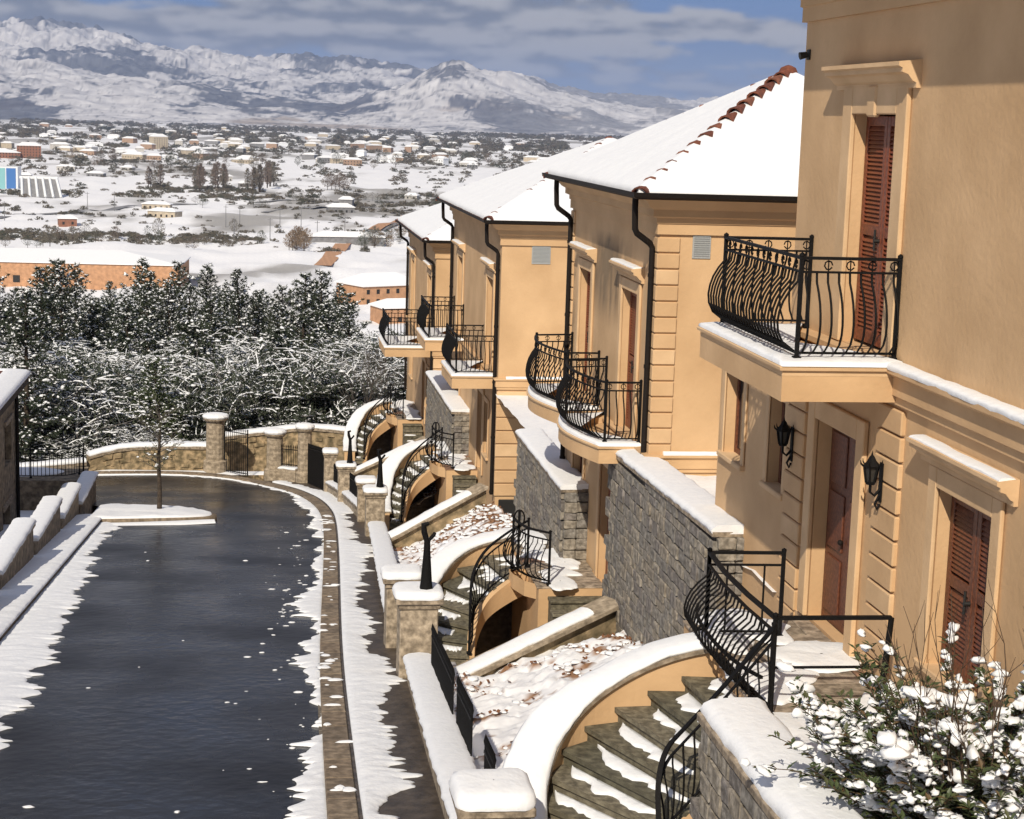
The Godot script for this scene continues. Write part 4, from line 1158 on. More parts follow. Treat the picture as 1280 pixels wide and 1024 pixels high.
func garden(k: int) -> void:
	var zr: Array = [[-17.6, -27.6], [-33.0, -45.6], [-52.0, -62.0]][k]
	var fw := way(FENCE, .25); var rows := []; var cols := []
	N1.seed = 23; N1.fractal_octaves = 4; N1.frequency = 1.0; N2.seed = 25; N2.frequency = 1.0; N2.fractal_octaves = 3
	var zs := []; var z: float = zr[0]
	while z > zr[1]: zs.append(z); z -= .11
	for zz in zs:
		var xf := 0.0
		for i in fw.size() - 1: if (fw[i].z - zz) * (fw[i + 1].z - zz) <= 0: xf = fw[i].x
		var row := PackedVector3Array(); var cr := []
		for j in 38:
			var x := lerpf(xf + .15, 6.42, j / 37.0); var u := (x - xf) / (6.42 - xf)
			var y: float = street(zz) + .14 + smoothstep(.15, 1, u) * [.62, 1.05, 1.2][k]
			y += N1.get_noise_2d(x * 1.1, zz * 1.1) * .10 + N1.get_noise_2d(x * 3.4, zz * 3.4) * .075
			row.append(Vector3(x, y, zz))
			var br: float = N2.get_noise_2d(x * 1.3, zz * 1.3) + .45 * N1.get_noise_2d(x * 7, zz * 7) + [-.22, .05, .03][k] + .42 * smoothstep(.4, 1.0, u)
			cr.append(Color(1, 1, 1).lerp(Color(.36, .19, .095), smoothstep(.12, .24, br)))
		rows.append(row); cols.append(cr)
	var b := B.new(); b.use_col = true; b.grid(rows); b.c.resize(b.v.size()); var q := 0
	for i in rows.size() - 1:
		for j in 37:
			for o in [[0, 0], [1, 1], [0, 1], [0, 0], [1, 0], [1, 1]]: b.c[q] = cols[i + o[0]][j + o[1]]; q += 1
	setting("garden_bed", b, M.ground)
	# dry leaves and snow crumbs over the bare patches
	var rng := RandomNumberGenerator.new(); rng.seed = 90 + k; var lf := B.new(); var sn := B.new()
	for i in 5200:
		var a := rng.randi() % rows.size(); var c := rng.randi() % 38
		if cols[a][c].g > .85: continue
		var p: Vector3 = rows[a][c] + Vector3(rng.randf_range(-.06, .06), .012, rng.randf_range(-.06, .06))
		if rng.randf() < .3: sn.lump(p, Vector3.ONE * rng.randf_range(.025, .10) * Vector3(1, .45, 1), rng, 6)
		else:
			var d := Vector3(rng.randf_range(-1, 1), rng.randf_range(-.1, .5), rng.randf_range(-1, 1)).normalized() * rng.randf_range(.04, .09); var e := Vector3(-d.z, rng.randf_range(0, .04), d.x) * .5
			lf.tri(p, p + d * .5 + e, p + d); lf.tri(p, p + d, p + d * .5 - e)
	if lf.v.size(): stuff("dry_leaves", ["dry brown leaves in the snow of the nearest garden bed", "dry red brown leaves on the middle garden bed", "dry brown leaves on the far garden bed"][k], "leaves", lf, M.dryleaf)
	if sn.v.size(): stuff("snow_crumbs", ["crumbs of snow over leaves in the nearest garden bed", "crumbs of snow over leaves on the middle garden bed", "crumbs of snow over leaves on the far garden bed"][k], "snow", sn, M.snow)

func pillar(label: String, x: float, z: float, h: float, w: float, snow := .12, round_cap := false, lamp := "") -> void:
	var y := street(z) + .05
	var t := thing("stone_pillar", label, "pillar", Vector3(x, y, z), "stone pillars of the street fence")
	var b := B.new(); var p := Vector3(x, y, z)
	if round_cap: b.lathe(p, [Vector2(w * .66, -.3), Vector2(w * .66, .45), Vector2(w * .52, .5), Vector2(w * .5, h)], 16)
	else: b.cbox(p + Vector3(-w * .4, -.3, -w * .4), p + Vector3(w * .4, h - .18, w * .4), .02)
	part("shaft", b, M.limestone, t)
	b = B.new()
	if round_cap: b.lathe(p + Vector3(0, h, 0), [Vector2(w * .5, -.02), Vector2(w * .62, .02), Vector2(w * .68, .08), Vector2(w * .68, .14), Vector2(0, .15)], 16)
	else:
		b.cbox(p + Vector3(-w * .44, h - .18, -w * .44), p + Vector3(w * .44, h - .10, w * .44), .012); b.cbox(p + Vector3(-w * .5, h - .099, -w * .5), p + Vector3(w * .5, h, w * .5), .02)
	part("cap", b, M.coping, t)
	b = B.new(); var sy := h + (.15 if round_cap else 0.0)
	if round_cap: b.lathe(p + Vector3(0, sy, 0), [Vector2(w * .70, -.01), Vector2(w * .73, .05), Vector2(w * .66, .12), Vector2(w * .4, .16), Vector2(0, .17)], 14)
	else:
		var rows := []
		for s in [[1.04, -.01], [1.06, .03], [1.0, snow * .7], [.85, snow * .95], [.5, snow], [.02, snow]]:
			var row := []
			for i in 33:
				var a := TAU * i / 32; var r: float = w * .5 * s[0] / pow(pow(absf(cos(a)), 6.0) + pow(absf(sin(a)), 6.0), 1.0 / 6)
				row.append(p + Vector3(cos(a) * r, sy + s[1], -sin(a) * r))
			rows.append(row)
		b.grid(rows); jitter(b, .015, 3.0)
	part("snow", b, M.snow, t)
	if lamp:
		var q := p + Vector3(.12 if not round_cap else 0.0, h + .03, .1)
		var g := thing("iron_finial", lamp, "finial", q, "iron finial posts on the pillars")
		b = B.new(); b.cbox(q + Vector3(-.10, 0, -.10), q + Vector3(.10, .07, .10), .01); part("foot", b, M.iron, g)
		b = B.new(); b.tube([q + Vector3(0, .06, 0), q + Vector3(0, .2, 0), q + Vector3(0, .7, 0), q + Vector3(0, .86, 0)], [.12, .10, .06, .055], 6); part("shaft", b, M.iron, g)
		b = B.new(); b.tube([q + Vector3(0, .84, 0), q + Vector3(-.05, 1.0, 0), q + Vector3(-.06, 1.12, 0), q + Vector3(.02, 1.15, 0)], [.05, .055, .05, .03], 6); b.tube([q + Vector3(0, .84, 0), q + Vector3(.10, .96, .02), q + Vector3(.12, 1.0, .02)], [.03, .035, .03], 6); part("scroll", b, M.iron, g)

func iron_panel(parent: Node3D, a: Vector3, c: Vector3, h: float, sp := .085) -> void:
	var b := B.new(); bar(b, [a + Vector3.UP * (h - .08), c + Vector3.UP * (h - .08)], .035, .03); bar(b, [a + Vector3.UP * .08, c + Vector3.UP * .08], .035, .03)
	var f := part("rails", b, M.iron, parent)
	var s := B.new(); s.tube([Vector3(0, .02, 0), Vector3(0, h - .02, 0)], [.012], 5); s.tube([Vector3(0, h - .02, 0), Vector3(0, h + .03, 0), Vector3(0, h + .12, 0)], [.012, .024, .002], 5)
	var me := s.mesh(); var n := int(a.distance_to(c) / sp)
	for i in n + 1: piece("bar", me, M.iron, Transform3D(Basis(), a.lerp(c, float(i) / n)), f)

func fence() -> void:
	pillar("snow covered fence pillar at the bottom edge of the view", 2.28, -15.7, 1.15, .74, .15)
	pillar("square stone pillar left of the gate to the bowed balcony house, with iron finial", 2.66, -27.3, 1.42, .76, .12, false, "black iron finial on the nearest square pillar")
	pillar("square stone pillar behind the nearest finial pillar", 2.64, -30.1, 1.36, .70)
	pillar("square stone pillar with iron finial beside the far curved stairs", 3.42, -48.0, 1.35, .66, .12, false, "black iron finial on the middle pillar by the far stairs")
	pillar("low square pillar behind the middle finial pillar", 3.42, -52.0, 1.3, .62)
	pillar("square stone pillar with tall iron finial before the farthest house", 3.15, -58.2, 1.35, .66, .1, false, "black tall iron finial nearest the far gate pillars")
	pillar("square pillar right of the small iron gate at the street's end", 2.8, -62.2, 1.55, .55)
	pillar("round stone gate pillar left of the small iron gate", 2.02, -66.6, 2.05, .52, .1, true)
	pillar("round stone gate pillar right of the open driveway gate", .9, -67.6, 1.75, .62, .1, true)
	pillar("round stone gate pillar with open gate leaf, left of the driveway", -1.42, -69.9, 2.05, .72, .1, true)
	var fw := way(FENCE, .3)
	var S := [[-6.2, -13.0], [-16.15, -26.9], [-30.6, -47.6], [-52.4, -57.8], [-58.6, -61.9]]
	var names := ["low snow capped wall at the bottom of the view", "low snow capped fence wall below the nearest garden", "long low snow capped fence wall below the middle garden", "low snow capped fence wall before the farthest house", "short low fence wall at the far gate"]
	for i in S.size():
		var path := sub_way(fw, S[i][0], S[i][1])
		var t := thing("fence_wall", names[i], "wall", path[path.size() / 2], "low walls of the street fence")
		var b := B.new(); b.sweep(path, [Vector2(.17, -.3), Vector2(.17, .42), Vector2(-.17, .42), Vector2(-.17, -.3)]); part("wall", b, M.limestone, t)
		b = B.new(); b.sweep(lift(path, .42), [Vector2(.23, .002), Vector2(.23, .07), Vector2(-.23, .07), Vector2(-.23, .002)]); part("coping", b, M.coping, t)
		snow_cap(lift(path, .488), .46, .09, "snow", t, .02)
		if i == 1:
			for g in [["black spiked iron fence panel next to the nearest finial pillar", -22.2, -25.9], ["black spiked iron fence panel second from the finial pillar", -19.9, -21.7], ["black spiked iron fence panel nearest the camera", -17.4, -18.3]]:
				var fx := func(q: float) -> float: return ramp([Vector2(16, 2.52), Vector2(22, 2.66), Vector2(27.3, 2.78)], -q)
				var a := Vector3(fx.call(g[1]), street(g[1]) + .2, g[1]); var c := Vector3(fx.call(g[2]), street(g[2]) + .2, g[2])
				var pt := thing("iron_fence_panel", g[0], "fence", (a + c) / 2, "spiked iron panels on the fence wall"); iron_panel(pt, a, c, .88)
		elif i == 3 or i == 4:
			var a: Vector3 = path[1] + Vector3.UP * .5; var c: Vector3 = path[path.size() - 2] + Vector3.UP * .5
			var pt := thing("iron_fence_panel", ["black iron fence panel before the farthest house", "black iron fence panel beside the far gate"][i - 3], "fence", (a + c) / 2, "spiked iron panels on the fence wall"); iron_panel(pt, a, c, .6, .1)
	# between the round pillars: low wall with a panel, small gate, open driveway leaf
	var a := Vector3(1.15, street(-67.4), -67.4); var c := Vector3(1.8, street(-66.8), -66.8)
	var t := thing("gate_wall", "low stone wall with iron panel between two round gate pillars", "wall", (a + c) / 2)
	var b := B.new(); b.sweep([a, c], [Vector2(.2, -.3), Vector2(.2, .62), Vector2(-.2, .62), Vector2(-.2, -.3)]); part("wall", b, M.limestone, t); snow_cap([a + Vector3.UP * .61, c + Vector3.UP * .61], .4, .05, "snow", t); iron_panel(t, a + Vector3.UP * .66, c + Vector3.UP * .66, .75)
	for g in [["iron_gate", "small black iron gate closed between far pillars", Vector3(2.15, 0, -66.2), Vector3(2.7, 0, -62.7), 1.5], ["iron_gate", "tall black iron driveway gate leaf standing open", Vector3(-1.05, 0, -69.75), Vector3(-.15, 0, -68.7), 1.75]]:
		var p: Vector3 = g[2]; var q: Vector3 = g[3]; p.y = street(p.z) + .06; q.y = street(q.z) + .06
		var gt := thing(g[0], g[1], "gate", (p + q) / 2, "iron gates at the street's end"); iron_panel(gt, p, q, g[4], .11)
		b = B.new(); b.tube([p, p + Vector3.UP * (g[4] + .1)], [.03], 6); b.tube([q, q + Vector3.UP * (g[4] + .1)], [.03], 6); part("stiles", b, M.iron, gt)

func end_wall() -> void:
	for w in [["rough stone end wall with snowy coping behind the turning circle", [Vector3(-6.4, -13.75, -70.0), Vector3(-5.2, -13.5, -70.35), Vector3(-3.4, -13.42, -70.45), Vector3(-1.7, -13.40, -70.3)]], ["low stone wall below the trees, left of the end wall", [Vector3(-10.5, -14.05, -68.6), Vector3(-8.2, -14.0, -69.2), Vector3(-6.5, -13.95, -69.8)]], ["tan wall capped with snow behind the far gate pillars", [Vector3(-1.2, -13.35, -72.2), Vector3(.6, -13.2, -72.6), Vector3(2.4, -13.0, -72.4), Vector3(4.2, -12.85, -70.8), Vector3(6.3, -12.7, -69.8)]]]:
		var path := curve(w[1], .35); var t := thing("end_wall", w[0], "wall", Vector3(path[3].x, -14.4, path[3].z), "stone walls at the street's end")
		var b := B.new(); b.sweep(path, [Vector2(.2, -2.2), Vector2(.2, 0), Vector2(-.2, 0), Vector2(-.2, -2.2)])
		jitter(b, .09, .9); part("wall", b, M.rubble, t)
		var rng := RandomNumberGenerator.new(); rng.seed = 44
		b = B.new(); b.sweep(lift(path, -.02), [Vector2(.27, 0), Vector2(.27, .12), Vector2(-.27, .12), Vector2(-.27, 0)]); part("coping", b, M.coping, t)
		snow_cap(lift(path, .098), .50, .14, "snow", t)
		var side := 1.0
		for i in path.size() - 1:      # stones standing out of the face
			var d: Vector3 = (path[i + 1] - path[i]).normalized(); var r := Vector3(-d.z, 0, d.x)
			if r.z < 0: r = -r
			for y in 4:
				if rng.randf() < .72: continue
				var p: Vector3 = path[i].lerp(path[i + 1], rng.randf()) + Vector3.DOWN * (.16 + y * .25 + rng.randf_range(-.05, .05)) + r * .16
				piece("stone", stone_meshes[rng.randi() % 7], M.rubble, Transform3D(Basis(d, Vector3.UP, d.cross(Vector3.UP)).scaled_local(Vector3(rng.randf_range(.25, .42), rng.randf_range(.15, .24), .2)), p), t)
	# snow along the foot of the end wall
	var pl := []
	var x := -6.4
	while x < .5: pl.append(Vector3(x, street(-69.2) + .004, -69.95 + .05 * x + .3)); x += .06
	stuff("wall_foot_snow", "thin strip of snow along the foot of the end wall", "snow", ragged(pl, func(_z): return -.25, func(_z): return .25, .05, .1, 80.0), M.snow)

func island() -> void:
	var poly := PackedVector2Array(); var pts := []
	for q in [Vector2(-4.75, -52.3), Vector2(-3.2, -52.5), Vector2(-1.5, -52.9), Vector2(-1.05, -53.5), Vector2(-1.25, -54.6), Vector2(-2.2, -56.0), Vector2(-3.4, -56.6), Vector2(-4.75, -56.8)]: pts.append(Vector3(q.x, 0, q.y))
	var c := curve(pts, .3)
	var rows := []
	for s in [[1.0, -.1], [1.0, .14], [.93, .15]]:
		var row := []
		for p in c: var v := Vector3(-4.75, 0, -54.5).lerp(p, s[0]); row.append(Vector3(v.x, street(v.z) + s[1], v.z))
		rows.append(row)
	var b := B.new(); b.grid(rows); setting("island_kerb", b, M.kerb[1])
	rows = []; N1.seed = 33; N1.frequency = 1.0
	for s in [[.96, .13], [.95, .19], [.9, .22], [.7, .24], [.4, .24], [.0, .24]]:
		var row := []
		for p in c: var v := Vector3(-4.75, 0, -54.5).lerp(p, s[0]); row.append(Vector3(v.x, street(v.z) + s[1] * (1 + .25 * N1.get_noise_2d(v.x * 2, v.z * 2)), v.z))
		rows.append(row)
	b = B.new(); b.grid(rows); stuff("island_snow", "smooth snow on the kerbed island around the small tree", "snow", b, M.snow)
	var near := []
	var x := -4.6
	while x < -1.1: near.append(Vector3(x, street(-52.1) + .003, -52.15 - .13 * (x + 4.6))); x += .05
	stuff("roadside_snow", "snow lying on the asphalt in front of the island kerb", "snow", ragged(near, func(_z): return .0, func(_z): return .45, .05, .22, 88.0), M.snow)
	# the young tree
	var base := Vector3(-2.84, street(-54.8) + .2, -54.8); var t := thing("young_tree", "slender young tree with thin crown on the snowy island", "tree", base)
	b = B.new(); var rng := RandomNumberGenerator.new(); rng.seed = 9
	b.tube([base + Vector3(0, -.2, 0), base + Vector3(.01, .6, 0), base + Vector3(-.02, 1.6, .02), base + Vector3(.03, 2.5, 0), base + Vector3(.0, 3.3, 0)], [.085, .07, .055, .035, .012], 8); part("trunk", b, M.bark, t)
	var tw := B.new(); var lf := B.new(); var sn := B.new()
	for i in 40:
		var h := rng.randf_range(1.25, 3.1); var a := rng.randf() * TAU; var len := rng.randf_range(.5, 1.0) * (1.15 - absf(h - 2.1) * .35)
		var p := base + Vector3(0, h, 0); var d := Vector3(cos(a), rng.randf_range(.3, .9), sin(a)).normalized(); var pts2 := [p]
		for j in 4: p += d * len / 4; d = (d + Vector3(rng.randf_range(-.3, .3), rng.randf_range(-.12, .15), rng.randf_range(-.3, .3))).normalized(); pts2.append(p)
		tw.tube(pts2, [.018, .013, .009, .006, .003], 4, false)
		for j in 7:
			var q: Vector3 = pts2[1 + j % 4]; var e := (d + Vector3(rng.randf_range(-1, 1), rng.randf_range(-.4, .8), rng.randf_range(-1, 1))).normalized() * rng.randf_range(.15, .35)
			tw.tube([q, q + e * .5 + Vector3(0, -.02, 0), q + e], [.006, .004, .002], 3, false)
			for l in 5:
				var s := q + e * rng.randf() ; var u := Vector3(rng.randf_range(-1, 1), rng.randf_range(-1, 1), rng.randf_range(-1, 1)).normalized() * .05
				if rng.randf() < .55: lf.tri(s, s + u, s + Vector3(u.z, u.x, u.y))
			if rng.randf() < .25: sn.lump(q + e * .4, Vector3(.05, .03, .05), rng, 5)
	part("branches", tw, M.grey_twig, t); part("leaves", lf, M.leaf[1], t); part("snow", sn, M.snow, t)

func left_side() -> void:
	# stepped wall with sloping snow caps along the left pavement
	var seg := [[-32.0, -36.2, .95, "nearest segment of the stepped left wall, cut by the left edge"], [-37.0, -42.8, .85, "second snow capped segment of the stepped wall on the left"], [-43.2, -48.8, .86, "third snow capped segment of the stepped wall on the left"], [-49.2, -54.0, .82, "fourth snow capped segment of the stepped wall on the left"], [-54.4, -60.0, .74, "last snow capped segment of the stepped wall, by the turning circle"]]
	for s in seg:
		var zm: float = (s[0] + s[1]) / 2; var x := -5.42
		var a := Vector3(x, street(s[0]) + s[2] - .42, s[0]); var c := Vector3(x, street(s[1]) + s[2] + .12, s[1])
		var t := thing("stepped_wall", s[3], "wall", Vector3(x, street(zm), zm), "segments of the stepped wall on the left")
		var b := B.new(); b.sweep(resample([a, c], 8), [Vector2(.2, -1.6), Vector2(.2, 0), Vector2(-.2, 0), Vector2(-.2, -1.6)]); part("wall", b, M.leftwall, t)
		b = B.new(); b.sweep([a, c], [Vector2(.26, .002), Vector2(.26, .08), Vector2(-.26, .08), Vector2(-.26, .002)]); part("coping", b, M.coping, t)
		snow_cap(lift([a + (c - a) * .01, c], .078), .52, .12, "snow", t, .02)
	# the house across the street, its shaded front towards the road
	var t := thing("stone_house", "shaded brown house at the left edge with snowy eaves", "house", Vector3(-10, -15.5, -53), "")
	var x := -7.42; var b := B.new(); var ye := -8.55; var holes := [[-55.7, -54.2, -11.0, -9.7], [-52.9, -51.6, -11.0, -9.7], [-55.2, -53.6, -14.2, -12.2]]
	# front faces +X: mirror of wallx
	wallx(b, -x, -56.6, -50.2, -15.6, ye, holes, .25)
	for i in b.v.size(): b.v[i].x = -b.v[i].x; b.n[i].x = -b.n[i].x
	for i in range(0, b.v.size(), 3): var q := b.v[i]; b.v[i] = b.v[i + 1]; b.v[i + 1] = q
	part("front_wall", b, M.leftwall, t)
	b = B.new(); b.quad(Vector3(x, -15.6, -56.6), Vector3(-14, -15.6, -56.6), Vector3(-14, ye, -56.6), Vector3(x, ye, -56.6)); b.quad(Vector3(-14, -15.6, -50.2), Vector3(x, -15.6, -50.2), Vector3(x, ye, -50.2), Vector3(-14, ye, -50.2)); part("side_wall", b, M.leftwall, t)
	for h in holes:
		b = B.new(); b.box(Vector3(x - .22, h[2], h[0]), Vector3(x - .18, h[3], h[1])); part("window", b, M.glass, t)
		b = B.new(); b.cbox(Vector3(x + .001, h[3], h[0] - .15), Vector3(x + .07, h[3] + .16, h[1] + .15), .01); part("lintel", b, M.coping, t)
	b = B.new(); var e := [Vector3(x + .45, ye + .06, -57.05), Vector3(x + .45, ye + .06, -49.8), Vector3(-14.4, ye + .06, -49.8), Vector3(-14.4, ye + .06, -57.05)]
	var ap := Vector3(-10.9, ye + 1.0, -53.4)
	b.quad(e[0], e[3], e[2], e[1])
	for k in 4: b.tri(e[(k + 1) % 4], e[k], ap)
	var rf := part("roof", b, M.tile[1], t)
	b = B.new()
	for k in 4: # snow along the eaves, bare tiles above
		var p0: Vector3 = e[k]; var p1: Vector3 = e[(k + 1) % 4]; var rows := []
		for s in [[0.0, .0], [.003, .09], [.03, .13], [.12, .12], [.17, .09], [.19, .015]]:
			var row := []
			for j in 40: row.append(p0.lerp(p1, j / 39.0).lerp(ap, s[0]) + Vector3.UP * s[1])
			rows.append(row)
		b.grid(rows, true)
	part("roof_snow", b, M.snow, rf)
	b = B.new(); b.box(Vector3(x + .001, ye - .2, -57.0), Vector3(x + .4, ye + .05, -49.9)); part("eave", b, M.bark, t)
	b = B.new(); b.tube([Vector3(x + .08, ye - .2, -56.45), Vector3(x + .08, -15, -56.45)], [.06], 8); part("downpipe", b, M.gutter, t)
	# iron railing and sunken yard behind the wall
	var rp := curve([Vector3(-9.2, -12.45, -60.2), Vector3(-7.4, -12.5, -60.0), Vector3(-6.2, -12.52, -60.2), Vector3(-5.72, -12.52, -61.0)], .3)
	var rt := thing("yard_railing", "black iron railing along the sunken yard behind the left wall", "railing", rp[4]); railing(rt, rp, 1.0, .0, .13, false, false, "rail", 1.6, .012)
	b = B.new(); b.box(Vector3(-11, -15.2, -62.2), Vector3(-5.66, -12.54, -59.8)); var yd := single("yard_terrace", "stone terrace under the black railing at left", "terrace", b, M.leftwall, Vector3(-8, -15.2, -61))
	b = B.new(); b.append(flat_snow(PackedVector2Array([Vector2(-10.6, -61.9), Vector2(-7.2, -61.9), Vector2(-6.4, -61.2), Vector2(-7.4, -60.5), Vector2(-10.6, -60.3)]), func(_q): return -12.538, .06)); part("snow", b, M.snow, yd)

func planter() -> void:
	var t := thing("planter_wall", "grey stone planter wall with thick snow beside the big shrub", "wall", Vector3(4.4, -6.4, -13.4))
	var b := B.new(); b.box(Vector3(4.12, -8.0, -14.85), Vector3(4.62, -5.37, -9.5)); part("core", b, M.mortar, t)
	stone_face(t, 4.06, -9.8, -14.9, func(_z): return -7.4, func(_z): return -5.36, 71, .95)
	b = B.new(); b.cbox(Vector3(4.03, -5.365, -14.95), Vector3(4.68, -5.28, -9.5), .012); part("coping", b, M.coping, t)
	snow_cap([Vector3(4.36, -5.285, -14.9), Vector3(4.36, -5.285, -9.6)], .62, .15, "snow", t, .0)
	# bed behind it
	var rows := []; N1.seed = 3; N1.frequency = 1.0; N1.fractal_octaves = 3
	for i in 60:
		var row := []
		for j in 26: var x := lerpf(4.6, 6.48, j / 25.0); var z := lerpf(-9.5, -15.9, i / 59.0); row.append(Vector3(x, -5.62 + N1.get_noise_2d(x * 1.5, z * 1.5) * .06, z))
		rows.append(row)
	b = B.new(); b.grid(rows); setting("garden_bed", b, M.snow)

func shrub() -> void:
	var base := Vector3(5.72, -5.6, -12.5); var t := thing("snowy_shrub", "evergreen shrub loaded with snow in the bottom right corner", "shrub", base)
	var rng := RandomNumberGenerator.new(); rng.seed = 21; var st := B.new(); var lf := [B.new(), B.new(), B.new()]; var sn := B.new()
	for i in 250:
		var a := rng.randf() * TAU; var rr := sqrt(rng.randf()) * .5
		var p := base + Vector3(cos(a) * rr, 0, sin(a) * rr * 1.2); var d := Vector3(cos(a) * rng.randf_range(.2, 1.1), rng.randf_range(.55, 1.2), sin(a) * rng.randf_range(.2, 1.2)).normalized()
		var len := rng.randf_range(.8, 1.75) * (.75 + .25 * d.y); var pts := [p]
		for j in 6: p += d * len / 6; d = (d + Vector3(rng.randf_range(-.2, .2), rng.randf_range(-.18, .1), rng.randf_range(-.2, .2))).normalized(); pts.append(p)
		st.tube(pts, [.014, .012, .010, .008, .006, .004, .003], 5, false)
		var loaded := rng.randf() < .8
		for j in range(2, 7):
			for l in 16:
				var q: Vector3 = (pts[j - 1] as Vector3).lerp(pts[j], rng.randf()); var an := rng.randf() * TAU
				var out := (d * rng.randf_range(.2, .9) + Vector3(cos(an), rng.randf_range(-.2, .5), sin(an))).normalized(); var ll := rng.randf_range(.06, .13); var sd := out.cross(Vector3.UP).normalized() * ll * .17
				var m := q + out * ll * .5 + Vector3.UP * .004; var tip := q + out * ll + Vector3.DOWN * .008; var mt: B = lf[0 if rng.randf() < .6 else (1 if rng.randf() < .7 else 2)]
				mt.tri(q, m + sd, tip); mt.tri(q, tip, m - sd)
			if loaded and rng.randf() < .6 and j > 2:
				var q: Vector3 = pts[j] + Vector3(rng.randf_range(-.04, .04), .0, rng.randf_range(-.04, .04)); var sz := rng.randf_range(.05, .115) * (.8 + .5 * float(rng.randf() < .25))
				for c in 4:
					var ax := Basis(Vector3.UP.cross(d).normalized() if absf(d.y) < .99 else Vector3.RIGHT, rng.randf_range(-.5, .3)) * Basis(Vector3.UP, rng.randf() * TAU)
					sn.puff(q + d * rng.randf_range(-1.5, 1.5) * sz + Vector3(rng.randf_range(-.7, .7), rng.randf_range(-.2, .35), rng.randf_range(-.7, .7)) * sz, Vector3(sz * rng.randf_range(.4, 1.05), sz * rng.randf_range(.3, .6), sz * rng.randf_range(.3, .7)), ax, rng)
	# bare shoots above the mass
	for i in 34:
		var a := rng.randf() * TAU; var p := base + Vector3(cos(a) * .5, .7, sin(a) * .6); var d := Vector3(cos(a) * .3, 1, sin(a) * .3).normalized(); var pts := [p]; var len := rng.randf_range(.7, 1.35)
		for j in 5: p += d * len / 5; d = (d + Vector3(rng.randf_range(-.22, .22), 0, rng.randf_range(-.22, .22))).normalized(); pts.append(p)
		st.tube(pts, [.008, .007, .006, .004, .003, .002], 4, false)
		for j in 3: var q: Vector3 = pts[2 + j]; var e := (d + Vector3(rng.randf_range(-.9, .9), .2, rng.randf_range(-.9, .9))).normalized() * rng.randf_range(.12, .3); st.tube([q, q + e * .6, q + e + Vector3(0, .03, 0)], [.004, .003, .0015], 3, false)
	part("stems", st, M.twig, t)
	for k in 3: part("leaves", lf[k], M.leaf[k], t)
	jitter(sn, .012, 16.0)
	part("snow", sn, M.snow, t)

# ---------------------------------------------------------------- trees on the slope
func pine_parts(sd: int, h: float, rad: float) -> Array:   # trunk, needles, snow
	var rng := RandomNumberGenerator.new(); rng.seed = sd
	var tr := B.new(); var nd := B.new(); var sn := B.new()
	var lean := Vector3(rng.randf_range(-.06, .06), 0, rng.randf_range(-.06, .06))
	tr.tube([Vector3(0, -.6, 0), lean * h * .3 + Vector3(0, h * .3, 0), lean * h * .7 + Vector3(0, h * .7, 0), lean * h + Vector3(0, h, 0)], [h * .022, h * .017, h * .009, .01], 7)
	var y := h * .08
	while y < h * .99:
		var u := y / h; var rr := rad * (pow(1 - u, .62) * (.55 + .45 * smoothstep(0.0, .25, u))) * rng.randf_range(.6, 1.2) + .12; var cnt := int(lerpf(10, 5, u)); var ph := rng.randf() * TAU
		for k in cnt:
			if rng.randf() < .12: continue
			var a := ph + TAU * (k + rng.randf_range(-.4, .4)) / cnt; var d := Vector3(cos(a), lerpf(-.05, .8, u) + rng.randf_range(-.25, .25), sin(a)).normalized(); var len := rr * rng.randf_range(.6, 1.25)
			var p := lean * y + Vector3(0, y + rng.randf_range(-.15, .15), 0); var seg := maxi(2, int(len / .26)); var pts := [p]
			for j in seg: p += d * len / seg; d = (d + Vector3(rng.randf_range(-.1, .1), -.04 + .1 * j / seg, rng.randf_range(-.1, .1))).normalized(); pts.append(p)
			tr.tube([pts[0], pts[seg / 2], pts[seg]], [.03, .02, .006], 3, false)
			for j in range(1, seg + 1):
				var q: Vector3 = pts[j]; var sd2 := d.cross(Vector3.UP).normalized()
				var tufts := 2 if j < seg else 3
				for tf in tufts:
					var c := q + sd2 * rng.randf_range(-.30, .30) * (1.2 - .5 * u) + Vector3(0, rng.randf_range(-.10, .12), 0) + d * rng.randf_range(-.12, .12); var ts := rng.randf_range(.14, .27)
					for l in 12:
						var o := (d * .5 + Vector3(rng.randfn(0, .7), rng.randfn(.12, .6), rng.randfn(0, .7))).normalized(); var w := o.cross(Vector3(rng.randf() - .5, rng.randf() - .5, rng.randf() - .5)).normalized() * rng.randf_range(.018, .04)
						nd.tri(c - w, c + o * ts * rng.randf_range(.7, 1.3), c + w)
					if rng.randf() < .42: sn.puff(c + Vector3(0, ts * .25, 0), Vector3(rng.randf_range(.04, .17), rng.randf_range(.035, .08), rng.randf_range(.03, .11)) * (.5 + .8 * rng.randf()), Basis(Vector3(rng.randf() - .5, 0, rng.randf() - .5).normalized(), rng.randf_range(-.8, .8)) * Basis(Vector3.UP, rng.randf() * TAU), rng)
		y += h * rng.randf_range(.03, .05)
	return [tr.mesh(), nd.mesh(), sn.mesh()]
